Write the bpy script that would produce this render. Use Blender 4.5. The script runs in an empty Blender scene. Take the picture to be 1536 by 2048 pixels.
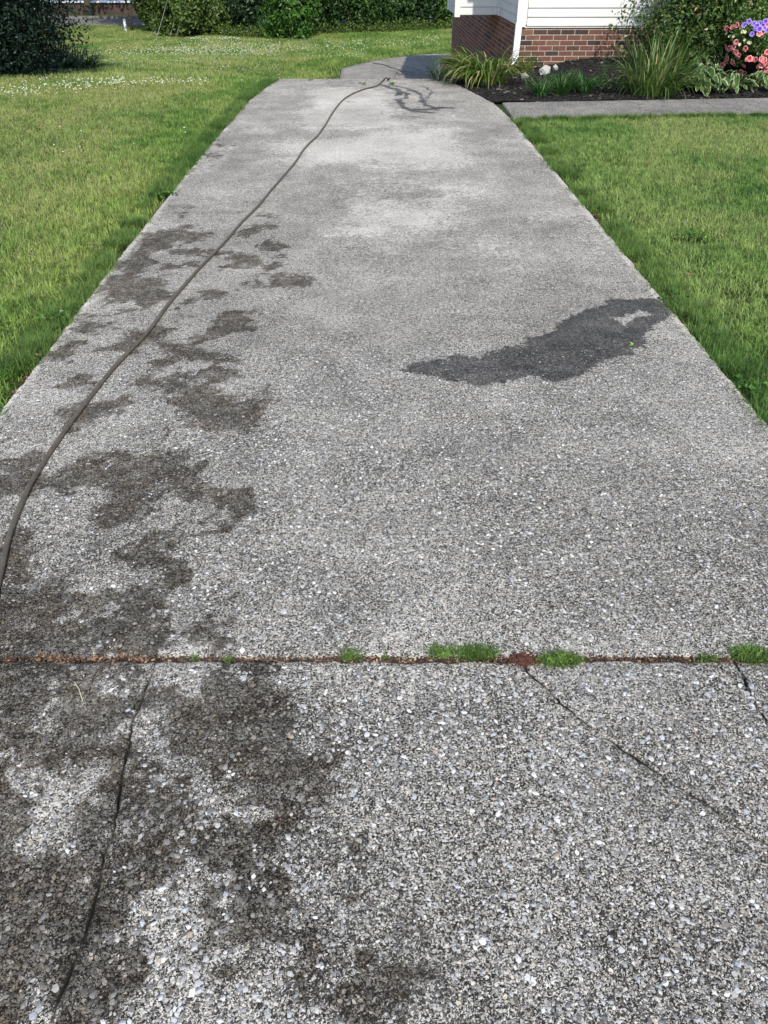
import bpy, math, random
import numpy as np
from mathutils import Vector, Matrix, Euler
R = math.radians
S = bpy.context.scene
col = S.collection
rng = np.random.default_rng(7)
random.seed(7)

# ------------------------------------------------------------------ camera, light
CAM_H, PITCH, F = 1.55, R(36.6), 1538.0
cd = bpy.data.cameras.new('camera'); cam = bpy.data.objects.new('camera', cd); col.objects.link(cam)
cam.location = (0, 0, CAM_H); cam.rotation_euler = (R(90) - PITCH, 0, 0)
cd.sensor_fit = 'AUTO'; cd.sensor_width = 36; cd.lens = F / 2048 * 36
cd.clip_start = .05; cd.clip_end = 600
S.camera = cam
SUN_EL, SUN_AZ = R(46), R(180 - 11)      # azimuth from +Y clockwise: behind the camera, a little to the right
w = bpy.data.worlds.new('World'); S.world = w; w.use_nodes = True
wt = w.node_tree; bg = wt.nodes['Background']
sk = wt.nodes.new('ShaderNodeTexSky'); sk.sky_type = 'NISHITA'; sk.sun_disc = False
sk.sun_elevation = SUN_EL; sk.sun_rotation = SUN_AZ
wt.links.new(sk.outputs[0], bg.inputs[0]); bg.inputs[1].default_value = .13
sd = bpy.data.lights.new('sun', 'SUN'); sun = bpy.data.objects.new('sun', sd); col.objects.link(sun)
sd.energy = 3.1; sd.angle = R(.6); sd.color = (1, .955, .88)
to_sun = Vector((math.sin(SUN_AZ) * math.cos(SUN_EL), math.cos(SUN_AZ) * math.cos(SUN_EL), math.sin(SUN_EL)))
sun.rotation_euler = to_sun.to_track_quat('Z', 'Y').to_euler()
S.view_settings.view_transform = 'Standard'; S.view_settings.look = 'None'
S.view_settings.exposure = 0.68; S.view_settings.gamma = 1; S.view_settings.use_curve_mapping = False

# ------------------------------------------------------------------ numeric helpers
def sstep(a, b, x):
    t = np.clip((np.asarray(x, float) - a) / (b - a), 0, 1); return t * t * (3 - 2 * t)
_tab = np.random.default_rng(3).random((256, 256))
def vnoise(x, y, sc=1., seed=0):
    x = np.asarray(x, float) * sc + 37.3 * seed + 1000; y = np.asarray(y, float) * sc + 11.7 * seed + 1000
    xi = np.floor(x).astype(int); yi = np.floor(y).astype(int); fx = x - xi; fy = y - yi
    fx = fx * fx * (3 - 2 * fx); fy = fy * fy * (3 - 2 * fy)
    t = lambda i, j: _tab[(xi + i) % 256, (yi + j) % 256]
    return (t(0,0)*(1-fx)+t(1,0)*fx)*(1-fy) + (t(0,1)*(1-fx)+t(1,1)*fx)*fy
def fbm(x, y, sc=1., seed=0, o=4):
    r = 0; a = .5
    for k in range(o): r = r + a * vnoise(x, y, sc * 2 ** k, seed + k); a *= .5
    return r / (1 - .5 ** o)
def terrain(x, y):
    x = np.asarray(x, float); y = np.asarray(y, float)
    soft = lambda v: np.where(v < -.4, 0, np.where(v > .4, v, (v + .4) ** 2 / 1.6))
    a = np.minimum(.15 * soft(y - 12.25), 1.4)
    b = np.minimum(.088 * soft(y - 12.3), 1.4)
    wl = sstep(1.9, 5.5, -x)
    d = a * (1 - wl) + b * wl
    d = d + .09 * sstep(1.38, 1.2, np.abs(x)) * sstep(8.4, 8.0, y)
    return -d - .035 + .03 * (fbm(x, y, .5, 4) - .5) * sstep(1.9, 3, np.abs(x)) 
def at(px, py, z=None):
    """a photograph pixel to the point of the ground it shows"""
    u = (px - 768) / F; v = (py - 1024) / F
    dx = u; dy = math.cos(PITCH) - v * math.sin(PITCH); dz = -math.sin(PITCH) - v * math.cos(PITCH)
    if z is not None:
        t = (z - CAM_H) / dz; return np.array([dx * t, dy * t, z])
    t = (0 - CAM_H) / dz
    y0 = .3
    for st in (.4, .02):
        ya = np.arange(y0, y0 + (70 if st == .4 else .8), st); ta = ya / dy
        k = int(np.argmax(CAM_H + dz * ta <= terrain(dx * ta, ya) + .035)); y0 = ya[max(k - 1, 0)]; t = ta[k]
    return np.array([dx * t, dy * t, CAM_H + dz * t])

# ------------------------------------------------------------------ object helpers
def mesh(name, v, f, mats=None, smooth=False, attrs=None, midx=None):
    me = bpy.data.meshes.new(name)
    v = np.asarray(v, np.float32)
    if isinstance(f, np.ndarray) and f.ndim == 2:
        n, k = f.shape
        me.vertices.add(len(v)); me.vertices.foreach_set('co', v.ravel())
        me.loops.add(n * k); me.loops.foreach_set('vertex_index', f.astype(np.int32).ravel())
        me.polygons.add(n); me.polygons.foreach_set('loop_start', np.arange(0, n * k, k, dtype=np.int32))
    else:
        me.from_pydata([tuple(map(float, p)) for p in v], [], [tuple(map(int, q)) for q in f])
    if mats:
        for m in (mats if isinstance(mats, (list, tuple)) else [mats]): me.materials.append(m)
    if midx is not None: me.polygons.foreach_set('material_index', np.asarray(midx, np.int32))
    me.polygons.foreach_set('use_smooth', np.full(len(me.polygons), smooth))
    for k, a in (attrs or {}).items():
        at_ = me.attributes.new(k, 'FLOAT', 'POINT'); at_.data.foreach_set('value', np.asarray(a, np.float32))
    me.update(calc_edges=True)
    return me
def ob(name, me, parent=None, loc=None, rot=None, sc=None, kind=None):
    o = bpy.data.objects.new(name, me); col.objects.link(o)
    if parent: o.parent = parent
    if loc is not None: o.location = tuple(map(float, loc))
    if rot is not None: o.rotation_euler = tuple(map(float, rot))
    if sc is not None: o.scale = (sc, sc, sc) if np.isscalar(sc) else tuple(map(float, sc))
    if kind: o['kind'] = kind
    return o
def tag(o, label, cat, group=None):
    o['label'] = label; o['category'] = cat
    if group: o['group'] = group
    return o
def thing(name, label, cat, loc=(0, 0, 0), rz=0, group=None):
    o = ob(name, None, None, loc, (0, 0, rz)); o.empty_display_size = .1
    return tag(o, label, cat, group)
class MB:
    def __init__(s): s.v = []; s.f = []; s.m = []
    def add(s, v, f, m=0):
        b = len(s.v); s.v += [tuple(p) for p in v]; s.f += [tuple(i + b for i in q) for q in f]; s.m += [m] * len(f); return s
    def box(s, a, b, m=0):
        (x0, y0, z0), (x1, y1, z1) = a, b
        v = [(x0,y0,z0),(x1,y0,z0),(x1,y1,z0),(x0,y1,z0),(x0,y0,z1),(x1,y0,z1),(x1,y1,z1),(x0,y1,z1)]
        return s.add(v, [(0,3,2,1),(4,5,6,7),(0,1,5,4),(1,2,6,5),(2,3,7,6),(3,0,4,7)], m)
    def tube(s, pts, rad, n=8, m=0, cap=True, prof=None):
        pts = [Vector(tuple(map(float, p))) for p in pts]
        if np.isscalar(rad): rad = [rad] * len(pts)
        base = len(s.v); up = Vector((0, 0, 1))
        for i, p in enumerate(pts):
            d = (pts[min(i + 1, len(pts) - 1)] - pts[max(i - 1, 0)]).normalized()
            a = d.cross(up); a = a.normalized() if a.length > 1e-3 else Vector((1, 0, 0)); b = a.cross(d).normalized()
            if abs(d.z) > .9: a = Vector((1, 0, 0)); a = (a - d * a.dot(d)).normalized(); b = d.cross(a)
            for k in range(n):
                t = 2 * math.pi * k / n; rr = rad[i] * (prof(t) if prof else 1)
                s.v.append(tuple(p + a * math.cos(t) * rr + b * math.sin(t) * rr))
        for i in range(len(pts) - 1):
            for k in range(n):
                q = base + i * n; s.f.append((q + k, q + (k + 1) % n, q + n + (k + 1) % n, q + n + k)); s.m.append(m)
        if cap:
            s.f.append(tuple(base + k for k in range(n))[::-1]); s.m.append(m)
            s.f.append(tuple(base + (len(pts) - 1) * n + k for k in range(n))); s.m.append(m)
        return s
    def me(s, name, mats, smooth=False): return mesh(name, s.v, s.f, mats, smooth, midx=s.m)

# ------------------------------------------------------------------ material helpers
class Mat:
    def __init__(s, name):
        s.m = bpy.data.materials.new(name); s.m.use_nodes = True; s.t = s.m.node_tree
        s.b = s.t.nodes['Principled BSDF']; s.out = s.t.nodes['Material Output']
    def n(s, ty, ins=None, **kw):
        nd = s.t.nodes.new('ShaderNode' + ty)
        for k, v in kw.items(): setattr(nd, k, v)
        for k, v in (ins or {}).items(): s.put(nd.inputs[k], v)
        return nd
    def put(s, sock, v):
        if isinstance(v, bpy.types.Node): v = v.outputs[0]
        if isinstance(v, bpy.types.NodeSocket): s.t.links.new(v, sock)
        elif v is not None:
            if sock.type == 'RGBA' and not np.isscalar(v) and len(v) == 3: v = (*v, 1)
            sock.default_value = v
    def math(s, op, a, b=None, c=None, clamp=False):
        nd = s.n('Math', operation=op, use_clamp=clamp); s.put(nd.inputs[0], a)
        if b is not None: s.put(nd.inputs[1], b)
        if c is not None: s.put(nd.inputs[2], c)
        return nd.outputs[0]
    def step(s, a, b, x, lo=0., hi=1.):
        nd = s.n('MapRange', interpolation_type='SMOOTHSTEP'); s.put(nd.inputs['Value'], x)
        s.put(nd.inputs['From Min'], a); s.put(nd.inputs['From Max'], b); s.put(nd.inputs['To Min'], lo); s.put(nd.inputs['To Max'], hi)
        return nd.outputs[0]
    def mix(s, fac, a, b, mode='MIX'):
        nd = s.n('Mix', data_type='RGBA', blend_type=mode); s.put(nd.inputs[0], fac); s.put(nd.inputs[6], a); s.put(nd.inputs[7], b)
        return nd.outputs[2]
    def noise(s, vec, scale, detail=3, rough=.55, dist=0):
        nd = s.n('TexNoise', {'Scale': scale, 'Detail': detail, 'Roughness': rough, 'Distortion': dist}); s.put(nd.inputs['Vector'], vec)
        return nd.outputs['Fac']
    def attr(s, name): return s.n('Attribute', attribute_name=name).outputs['Fac']
    def obj(s): return s.n('TexCoord').outputs['Object']
    def pos(s): return s.n('NewGeometry').outputs['Position']
    def rand(s): return s.n('ObjectInfo').outputs['Random']
    def ramp(s, fac, stops, mode='LINEAR'):
        nd = s.n('ValToRGB'); cr = nd.color_ramp; cr.interpolation = mode
        while len(cr.elements) < len(stops): cr.elements.new(.5)
        for e, (p, c) in zip(cr.elements, stops):
            e.position = p; e.color = (*c, 1) if len(c) == 3 else c
        s.put(nd.inputs[0], fac); return nd.outputs[0]
    def set(s, color=None, rough=.8, spec=.3, bump=None, dist=.002, bs=1.):
        s.put(s.b.inputs['Base Color'], color); s.put(s.b.inputs['Roughness'], rough); s.put(s.b.inputs['Specular IOR Level'], spec)
        if bump is not None:
            bp = s.n('Bump', {'Height': bump, 'Distance': dist, 'Strength': bs}); s.put(s.b.inputs['Normal'], bp)
        return s.m
    def leaf(s, color, trans=.35, rough=.45, spec=.35):
        s.set(color, rough, spec)
        tr = s.n('BsdfTranslucent'); s.put(tr.inputs[0], color)
        mx = s.n('MixShader'); s.put(mx.inputs[0], trans); s.put(mx.inputs[1], s.b); s.put(mx.inputs[2], tr)
        s.put(s.out.inputs['Surface'], mx.outputs[0]); return s.m
def g(v): return (v, v, v)

def concrete_mat(name, dark=1., stones=True, tint=(1.04, 1.01, .955), dry=0.):
    m = Mat(name); p = m.obj()
    wn = m.n('TexNoise', {'Scale': 110., 'Detail': 2.}); m.put(wn.inputs['Vector'], p)
    wv = m.n('VectorMath', operation='SUBTRACT'); m.put(wv.inputs[0], wn.outputs['Color']); wv.inputs[1].default_value = (.5,.5,.5)
    ws = m.n('VectorMath', operation='SCALE'); m.put(ws.inputs[0], wv.outputs[0]); ws.inputs['Scale'].default_value = .011
    pa = m.n('VectorMath', operation='ADD'); m.put(pa.inputs[0], p); m.put(pa.inputs[1], ws.outputs[0]); pw = pa.outputs[0]
    def stonelayer(scale, lo, hi, seed):
        mp = m.n('Mapping'); m.put(mp.inputs['Vector'], pw); mp.inputs['Location'].default_value = (seed, seed * 1.7, 0)
        mp.inputs['Rotation'].default_value = (0, 0, seed)
        v = m.n('TexVoronoi', {'Scale': scale, 'Randomness': 1.}, voronoi_dimensions='2D'); m.put(v.inputs['Vector'], mp.outputs[0])
        sep = m.n('SeparateColor'); m.put(sep.inputs[0], v.outputs['Color'])
        r = m.math('MULTIPLY_ADD', sep.outputs[0], hi - lo, lo)
        msk = m.step(m.math('ADD', r, .035), m.math('SUBTRACT', r, .035), v.outputs['Distance'])
        c = m.ramp(sep.outputs[1], [(0, g(.05)), (.25, g(.15)), (.5, (.31,.305,.3)), (.8, (.5,.49,.475)), (1, (.74,.73,.7))])
        c = m.mix(1., c, m.ramp(sep.outputs[2], [(0, (.86,.95,1.12)), (.35, (1,1,1)), (.7, (1,.98,.93)), (1, (1.1,.98,.82))]), 'MULTIPLY')
        return msk, c, sep
    big = m.noise(p, .9, 4, .6); mid = m.noise(p, 5., 4, .6); fine = m.noise(pw, 210., 3, .7); micro = m.noise(pw, 520., 2, .7); grit = m.noise(p, 55., 3, .65)
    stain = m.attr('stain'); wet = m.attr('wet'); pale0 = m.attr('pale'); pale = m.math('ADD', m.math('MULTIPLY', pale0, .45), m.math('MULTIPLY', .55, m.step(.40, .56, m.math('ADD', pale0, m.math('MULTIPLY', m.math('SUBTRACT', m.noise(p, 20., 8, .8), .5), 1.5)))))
    # light cement skin left, plus grazing brightness carried in pale
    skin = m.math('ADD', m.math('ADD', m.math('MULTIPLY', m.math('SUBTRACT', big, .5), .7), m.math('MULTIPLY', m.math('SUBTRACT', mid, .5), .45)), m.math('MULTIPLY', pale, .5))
    thr = m.math('SUBTRACT', .505 + dry, m.math('MULTIPLY', skin, .17))
    ff = m.math('ADD', m.math('MULTIPLY', fine, .6), m.math('ADD', m.math('MULTIPLY', micro, .2), m.math('MULTIPLY', grit, .2)))
    cem = m.step(m.math('SUBTRACT', thr, .035), m.math('ADD', thr, .045), ff)
    base = m.mix(cem, (.022, .02, .017), (.66, .64, .6))
    base = m.mix(m.math('MULTIPLY', m.step(.60, .50, micro), .45), base, m.mix(1., base, g(.45), 'MULTIPLY'))
    h = m.math('MULTIPLY', cem, .5)
    if stones:
        m2, c2, s2 = stonelayer(180., .08, .46, 3.1); m1, c1, s1 = stonelayer(82., .01, .40, 1.3)
        m1 = m.math('MULTIPLY', m1, m.step(.28, .34, s1.outputs[2])); m2 = m.math('MULTIPLY', m2, m.step(.2, .26, s2.outputs[2]))
        base = m.mix(m.math('MULTIPLY', m2, .85), base, c2); base = m.mix(m1, base, c1)
        h = m.math('ADD', h, m.math('ADD', m.math('MULTIPLY', m2, .35), m.math('MULTIPLY', m1, .9)))
    pm = m.math('MULTIPLY', m.step(.56, .66, m.math('ADD', m.math('MULTIPLY', m.noise(pw, 34., 6, .78), .62), m.math('ADD', m.math('MULTIPLY', fine, .2), m.math('MULTIPLY', m.math('ADD', skin, .35), .18)))), .8)
    base = m.mix(pm, base, (.7, .69, .66))
    # broad greying
    base = m.mix(m.math('MULTIPLY', m.step(.45, .68, m.noise(p, 2.3, 5, .62)), .22), base, (.1, .1, .1))
    # organic stains
    K = lambda n_, a_: m.math('MULTIPLY', m.math('SUBTRACT', n_, .5), a_)
    sn = m.math('ADD', m.math('ADD', K(m.noise(p, 8., 4, .6), .2), K(m.noise(p, 30., 7, .8), .28)), m.math('ADD', K(grit, .08), K(ff, .12)))
    sm = m.step(-.012, .010, m.math('ADD', m.math('ADD', stain, .004), sn))
    depth = m.step(.3, .62, m.noise(p, 14., 5, .75), .42, .99)
    stc = m.ramp(m.noise(p, 6., 3), [(.35, (.17,.155,.13)), (.5, (.24,.2,.15)), (.68, (.27,.2,.135))])
    smf = m.math('MULTIPLY', m.math('MULTIPLY', sm, depth), m.math('SUBTRACT', 1., m.math('ADD', m.math('MULTIPLY', pm, .2), m.math('MULTIPLY', h, .16))))
    base = m.mix(smf, base, m.mix(1., base, stc, 'MULTIPLY'))
    base = m.mix(m.math('MULTIPLY', sm, m.math('MULTIPLY', m.step(.5, .6, fine), .35)), base, (.03, .028, .024))
    wn2 = m.math('MULTIPLY', m.math('SUBTRACT', m.noise(p, 26., 8, .82), .5), .2)
    wm = m.step(-.006, .008, m.math('ADD', wet, wn2))
    wdepth = m.step(.35, .7, m.noise(p, 7., 5, .7), .78, 1.)
    base = m.mix(m.math('MULTIPLY', m.math('MULTIPLY', wm, wdepth), m.math('SUBTRACT', 1., m.math('MULTIPLY', h, .13))), base, m.mix(1., base, (.075, .073, .076), 'MULTIPLY'))
    base = m.mix(1., base, tuple(dark * t for t in tint), 'MULTIPLY')
    base = m.mix(m.attr('dirt'), base, (.016, .014, .011))
    rough = m.math('SUBTRACT', .93, m.math('MULTIPLY', wm, .35))
    return m.set(base, rough, .25, h, .0032, .9)

M = {}
M['concrete'] = concrete_mat('aggregate concrete')
M['concrete2'] = concrete_mat('older concrete', dark=.85, tint=(1, .98, .95))
M['concrete3'] = concrete_mat('grey lower concrete', dark=.78, tint=(1, .98, .94), dry=-.02)
def simple(name, c, rough=.7, spec=.3, var=.12, sc=12, bump=None, dist=.002):
    m = Mat(name); n = m.noise(m.obj(), sc, 4, .6)
    c0 = tuple(x * (1 - var * 2) for x in c); c1 = tuple(min(1, x * (1 + var * 2)) for x in c)
    hh = m.noise(m.obj(), bump, 4, .6) if bump else None
    return m.set(m.ramp(n, [(.3, c0), (.7, c1)]), rough, spec, hh, dist)
M['soil'] = simple('soil', (.05, .036, .025), .95, .1, .3, 60, 180, .01)
m = Mat('lawn soil'); p = m.pos()
M['ground'] = m.set(m.mix(m.step(.4, .6, m.noise(p, 3., 5)), (.035, .055, .014), (.06, .075, .02)), .95, .1, m.noise(p, 60., 4), .03)
M['mulch'] = simple('black mulch', (.014, .012, .011), .9, .25, .35, 70, 150, .02)
M['rust'] = simple('dry red brown litter', (.09, .04, .028), .9, .2, .4, 300)
m = Mat('dry litter'); a = m.attr('rnd')
M['litter'] = m.set(m.ramp(a, [(0, (.025,.016,.012)), (.4, (.06,.032,.024)), (.8, (.11,.066,.045)), (1, (.4,.3,.18))]), .85, .2)
m = Mat('mulch chips'); a = m.attr('rnd')
M['chips'] = m.set(m.ramp(a, [(0, g(.006)), (.8, (.022,.019,.017)), (.97, (.05,.042,.036)), (1, (.22,.19,.16))]), .85, .3)
def grass_mat(name, dryb, lush):
    m = Mat(name); p = m.pos(); r = m.attr('rnd'); tip = m.attr('tip')
    mp = m.n('Mapping'); m.put(mp.inputs['Vector'], p); mp.inputs['Scale'].default_value = (1, .75, 0)
    n1 = m.noise(mp.outputs[0], .75, 4, .6); n2 = m.noise(mp.outputs[0], 5., 3, .6)
    gr = m.mix(m.step(.38, .64, n2), lush[0], lush[1]); gr = m.mix(m.step(.38, .62, n1), gr, lush[2])
    gr = m.mix(m.math('MULTIPLY', r, .5), gr, m.mix(1., gr, (2.3, 1.9, 1.7), 'MULTIPLY'))
    n3 = m.noise(mp.outputs[0], 14., 3, .6); gr = m.mix(1., gr, m.ramp(n3, [(.32, g(.55)), (.68, g(1.4))]), 'MULTIPLY')
    dx = m.n('SeparateXYZ'); m.put(dx.inputs[0], p)
    # thirstier, yellower grass away from the edge of the drive
    away = m.step(1.75, 3.0, m.math('ABSOLUTE', dx.outputs[0]), -.3, .16)
    away = m.math('ADD', away, m.step(11., 13.5, dx.outputs[1], 0., -.1))
    dthr = m.math('ADD', m.math('ADD', away, dryb), m.math('MULTIPLY', m.math('SUBTRACT', n1, .5), 1.6))
    dthr = m.math('ADD', dthr, m.math('MULTIPLY', m.math('SUBTRACT', n2, .5), .6))
    dm = m.step(0., .12, m.math('SUBTRACT', m.math('MULTIPLY', dthr, .85), m.math('SUBTRACT', r, .0)))
    dm = m.math('MULTIPLY', dm, m.step(.0, .6, tip, .45, .95))
    c = m.mix(dm, gr, m.mix(n2, (.48, .43, .21), (.34, .33, .14)))
    return m.leaf(c, .38, .5, .3)
M['grass'] = grass_mat('lawn grass', .34, ((.085,.175,.036), (.155,.275,.056), (.215,.305,.08)))
M['grassR'] = grass_mat('lawn grass fresh', .2, ((.08,.175,.038), (.14,.255,.058), (.195,.29,.085)))
M['weed'] = grass_mat('weed green', -.5, ((.055,.12,.024), (.085,.175,.036), (.11,.19,.046)))
def leafmat(name, stops, trans=.3, rough=.45, attr=True, spec=.4):
    m = Mat(name); r = m.attr('rnd') if attr else m.rand()
    return m.leaf(m.ramp(r, stops), trans, rough, spec)
M['dark_leaf'] = leafmat('dark evergreen leaf', [(0, (.006,.014,.010)), (.7, (.012,.03,.019)), (.97, (.025,.055,.025)), (1, (.06,.09,.03))], .15)
M['hedge_leaf'] = leafmat('hedge leaf', [(0, (.018,.045,.012)), (.6, (.04,.1,.02)), (1, (.085,.17,.035))])
M['hedge_dark'] = leafmat('deep hedge leaf', [(0, (.012,.03,.012)), (.6, (.025,.06,.02)), (1, (.05,.105,.03))])
M['bright_leaf'] = leafmat('bright leaf', [(0, (.03,.075,.012)), (.6, (.06,.15,.02)), (1, (.12,.25,.035))])
M['olive_leaf'] = leafmat('olive leaf', [(0, (.03,.06,.012)), (.6, (.075,.13,.022)), (1, (.16,.22,.05))])
M['shrub_leaf'] = leafmat('glossy shrub leaf', [(0, (.02,.05,.012)), (.6, (.055,.12,.025)), (.9, (.13,.2,.05)), (.97, (.2,.17,.05)), (1, (.2,.09,.04))], .2, .35)
M['petunia_leaf'] = leafmat('basket leaf', [(0, (.05,.1,.02)), (.6, (.1,.18,.035)), (1, (.2,.28,.08))], .25)
M['strap'] = leafmat('arching strap leaf', [(0, (.05,.11,.015)), (.5, (.11,.18,.03)), (.8, (.19,.24,.05)), (.93, (.36,.34,.13)), (1, (.45,.33,.18))], .3, .4, False)
M['iris'] = leafmat('upright strap leaf', [(0, (.035,.085,.015)), (.55, (.07,.135,.025)), (.85, (.13,.19,.05)), (.96, (.32,.33,.13)), (1, (.42,.33,.17))], .3, .4, False)
M['turf'] = leafmat('deep green blade', [(0, (.022,.075,.016)), (.6, (.045,.125,.025)), (1, (.09,.19,.04))], .3, .4, False)
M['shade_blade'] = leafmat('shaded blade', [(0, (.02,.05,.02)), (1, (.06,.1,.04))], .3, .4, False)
M['hosta_green'] = leafmat('hosta green', [(0, (.03,.085,.018)), (1, (.09,.18,.03))], .25, .4, False)
M['cream'] = leafmat('cream leaf margin', [(0, (.45,.5,.27)), (1, (.6,.62,.42))], .3, .45, False)
def bark(): 
    m = Mat('bark'); p = m.obj(); n = m.noise(p, 14., 5, .7)
    return m.set(m.ramp(n, [(.3, (.03,.024,.018)), (.7, (.12,.095,.075))]), .9, .2, n, .03)
M['bark'] = bark()
m = Mat('coral petal'); r = m.rand()
M['coral'] = m.leaf(m.ramp(r, [(0, (.66,.07,.12)), (.6, (.8,.13,.18)), (1, (.86,.26,.27))]), .3, .6)
M['coral_edge'] = simple('pale pink petal rim', (.85, .42, .38), .6, .3, .08, 90)
M['coral_throat'] = simple('deep red throat', (.33, .015, .03), .6, .3, .1, 90)
m = Mat('purple petal'); M['purple'] = m.leaf(m.ramp(m.rand(), [(0, (.17,.07,.5)), (1, (.3,.17,.66))]), .3, .6)
M['purple_edge'] = simple('lilac petal rim', (.42, .32, .82), .6, .3, .08, 90)
M['purple_throat'] = simple('violet throat', (.07, .02, .3), .6, .3, .1, 90)
m = Mat('cream petal'); M['cream_petal'] = m.leaf(m.ramp(m.rand(), [(0, (.72,.68,.36)), (1, (.82,.8,.6))]), .3, .6)
M['white_petal'] = simple('clover white', (.5, .54, .4), .7, .2, .15, 90)
def brick_mat(name, useattr, gain=1.):
    m = Mat(name); r = m.attr('rnd') if useattr else m.rand(); p = m.pos()
    c = m.ramp(r, [(0, (.045,.034,.033)), (.18, (.065,.045,.04)), (.24, (.115,.055,.042)), (.45, (.15,.066,.05)), (.7, (.12,.066,.048)), (.85, (.17,.09,.06)), (1, (.09,.055,.043))])
    n = m.noise(p, 45., 5, .7); c = m.mix(1., c, m.ramp(n, [(.3, (.72 * gain, .72 * gain ** .7, .72 * gain ** .6)), (.7, (1.25 * gain, 1.25 * gain ** .7, 1.25 * gain ** .6))]), 'MULTIPLY')
    c = m.mix(m.math('MULTIPLY', m.step(.6, .75, m.noise(p, 9., 4, .7)), .35), c, (.25,.2,.16))
    return m.set(c, .88, .2, n, .004)
M['brick'] = brick_mat('red brown brick', False); M['brick_a'] = brick_mat('red brown brick side', True, 1.7)  # side copy lightened and reddened in colour to offset its bluish shade
M['mortar'] = simple('mortar', (.4, .33, .27), .95, .1, .12, 30, 90, .003)
m = Mat('cream siding'); p = m.pos(); n = m.noise(p, 1.8, 4, .6)
mp = m.n('Mapping'); m.put(mp.inputs['Vector'], p); mp.inputs['Scale'].default_value = (4, 4, 60)
M['siding'] = m.set(m.ramp(n, [(.3, (.55,.545,.52)), (.7, (.65,.645,.62))]), .5, .4, m.noise(mp.outputs[0], 3., 3), .001)
M['trim'] = simple('white painted metal', (.76, .77, .77), .4, .5, .03, 6)
M['trim_cream'] = simple('cream painted metal', (.73, .7, .62), .45, .5, .03, 6)
M['roof'] = simple('dark shingle', (.06, .055, .05), .9, .2, .25, 30, 60, .01)
M['hose'] = None
m = Mat('olive grey hose'); p = m.pos(); n = m.noise(p, 35., 4, .7)
M['hose'] = m.set(m.ramp(n, [(.3, (.06,.048,.034)), (.7, (.115,.092,.062))]), .42, .5, m.noise(p, 400., 2), .0008)
M['yellow'] = simple('yellow plastic guard', (.85, .5, .02), .5, .4, .06, 8)
M['steel'] = simple('galvanised wire', (.42, .43, .44), .4, .5, .1, 20)
M['pole'] = simple('weathered pole wood', (.13, .1, .075), .9, .2, .25, 14, 40, .01)
M['rock'] = simple('white quartz', (.62, .6, .57), .7, .4, .12, 14, 25, .02)
M['rock2'] = simple('grey stone', (.3, .29, .27), .8, .3, .15, 14, 25, .01)
M['navy'] = simple('dark blue paint', (.012, .02, .06), .35, .5, .1, 20)
M['pot'] = simple('dark planter', (.012, .011, .011), .6, .4, .2, 20)
M['asphalt'] = simple('road asphalt', (.16, .15, .14), .9, .2, .1, 6, 90, .004)
M['kerb'] = simple('kerb concrete', (.16, .16, .155), .9, .2, .1, 6)
M['brown_wall'] = simple('brown stone wall', (.07, .052, .043), .9, .2, .2, 5, 20, .01)
M['sky_pane'] = simple('window pane with sky reflection colour', (.02, .17, .5), .15, .6, .1, 2)  # blue of the reflected sky put into the pane colour
M['whiteframe'] = simple('white window frame', (.72, .73, .73), .5, .4, .04, 6)
M['deadleaf'] = simple('dead orange leaf', (.2, .12, .07), .7, .3, .25, 120)
M['straw'] = simple('straw', (.55, .47, .28), .7, .3, .1, 120)
M['greenleaf'] = simple('fallen yellow green leaf', (.2, .3, .06), .5, .4, .2, 120)

# ------------------------------------------------------------------ ground
def grid_sheet(name, xs, ys, zf, mat, kind='structure', attrs=None):
    X, Y = np.meshgrid(xs, ys); Z = zf(X, Y)
    v = np.stack([X, Y, Z], -1).reshape(-1, 3); nx, ny = len(xs), len(ys)
    i = np.arange(nx - 1)[None, :] + nx * np.arange(ny - 1)[:, None]; i = i.ravel()
    f = np.stack([i, i + 1, i + nx + 1, i + nx], -1)
    return ob(name, mesh(name, v, f, mat, True), kind=kind)
xs = np.unique(np.round(np.concatenate([np.linspace(-300, -14, 14), np.arange(-14, 14, .2), np.linspace(14, 300, 14)]), 3))
ys = np.unique(np.round(np.concatenate([np.linspace(-60, -2, 6), np.arange(-2, 40, .2), np.arange(40, 60, 2.), np.linspace(60, 420, 12)]), 3))
grid_sheet('ground', xs, ys, terrain, M['ground'])

# ---- masks on the concrete
def W(poly): return np.array([at(px, py, 0)[:2] for px, py in poly])
def psd(P, X, Y):
    """signed distance to polygon, positive inside"""
    d = np.full(X.shape, 1e9); ins = np.zeros(X.shape, bool); n = len(P)
    for i in range(n):
        a = P[i]; b = P[(i + 1) % n]; e = b - a; L = e @ e + 1e-12
        t = np.clip(((X - a[0]) * e[0] + (Y - a[1]) * e[1]) / L, 0, 1)
        d = np.minimum(d, (X - a[0] - t * e[0]) ** 2 + (Y - a[1] - t * e[1]) ** 2)
        c = ((a[1] > Y) != (b[1] > Y)) & (X < (b[0] - a[0]) * (Y - a[1]) / (b[1] - a[1] + 1e-12) + a[0]); ins ^= c
    d = np.sqrt(d); return np.where(ins, d, -d)
wet_poly = W([(785,740),(830,722),(900,712),(945,715),(975,700),(1040,692),(1050,672),(1100,662),(1130,640),(1160,622),(1215,600),(1260,598),(1330,598),(1348,622),(1320,650),(1290,665),(1280,690),(1240,712),(1200,722),(1180,745),(1120,762),(1060,752),(1010,762),(960,775),(910,768),(880,752),(830,748)])
wet_hole = W([(1232,642),(1285,618),(1297,628),(1250,652)])
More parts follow.
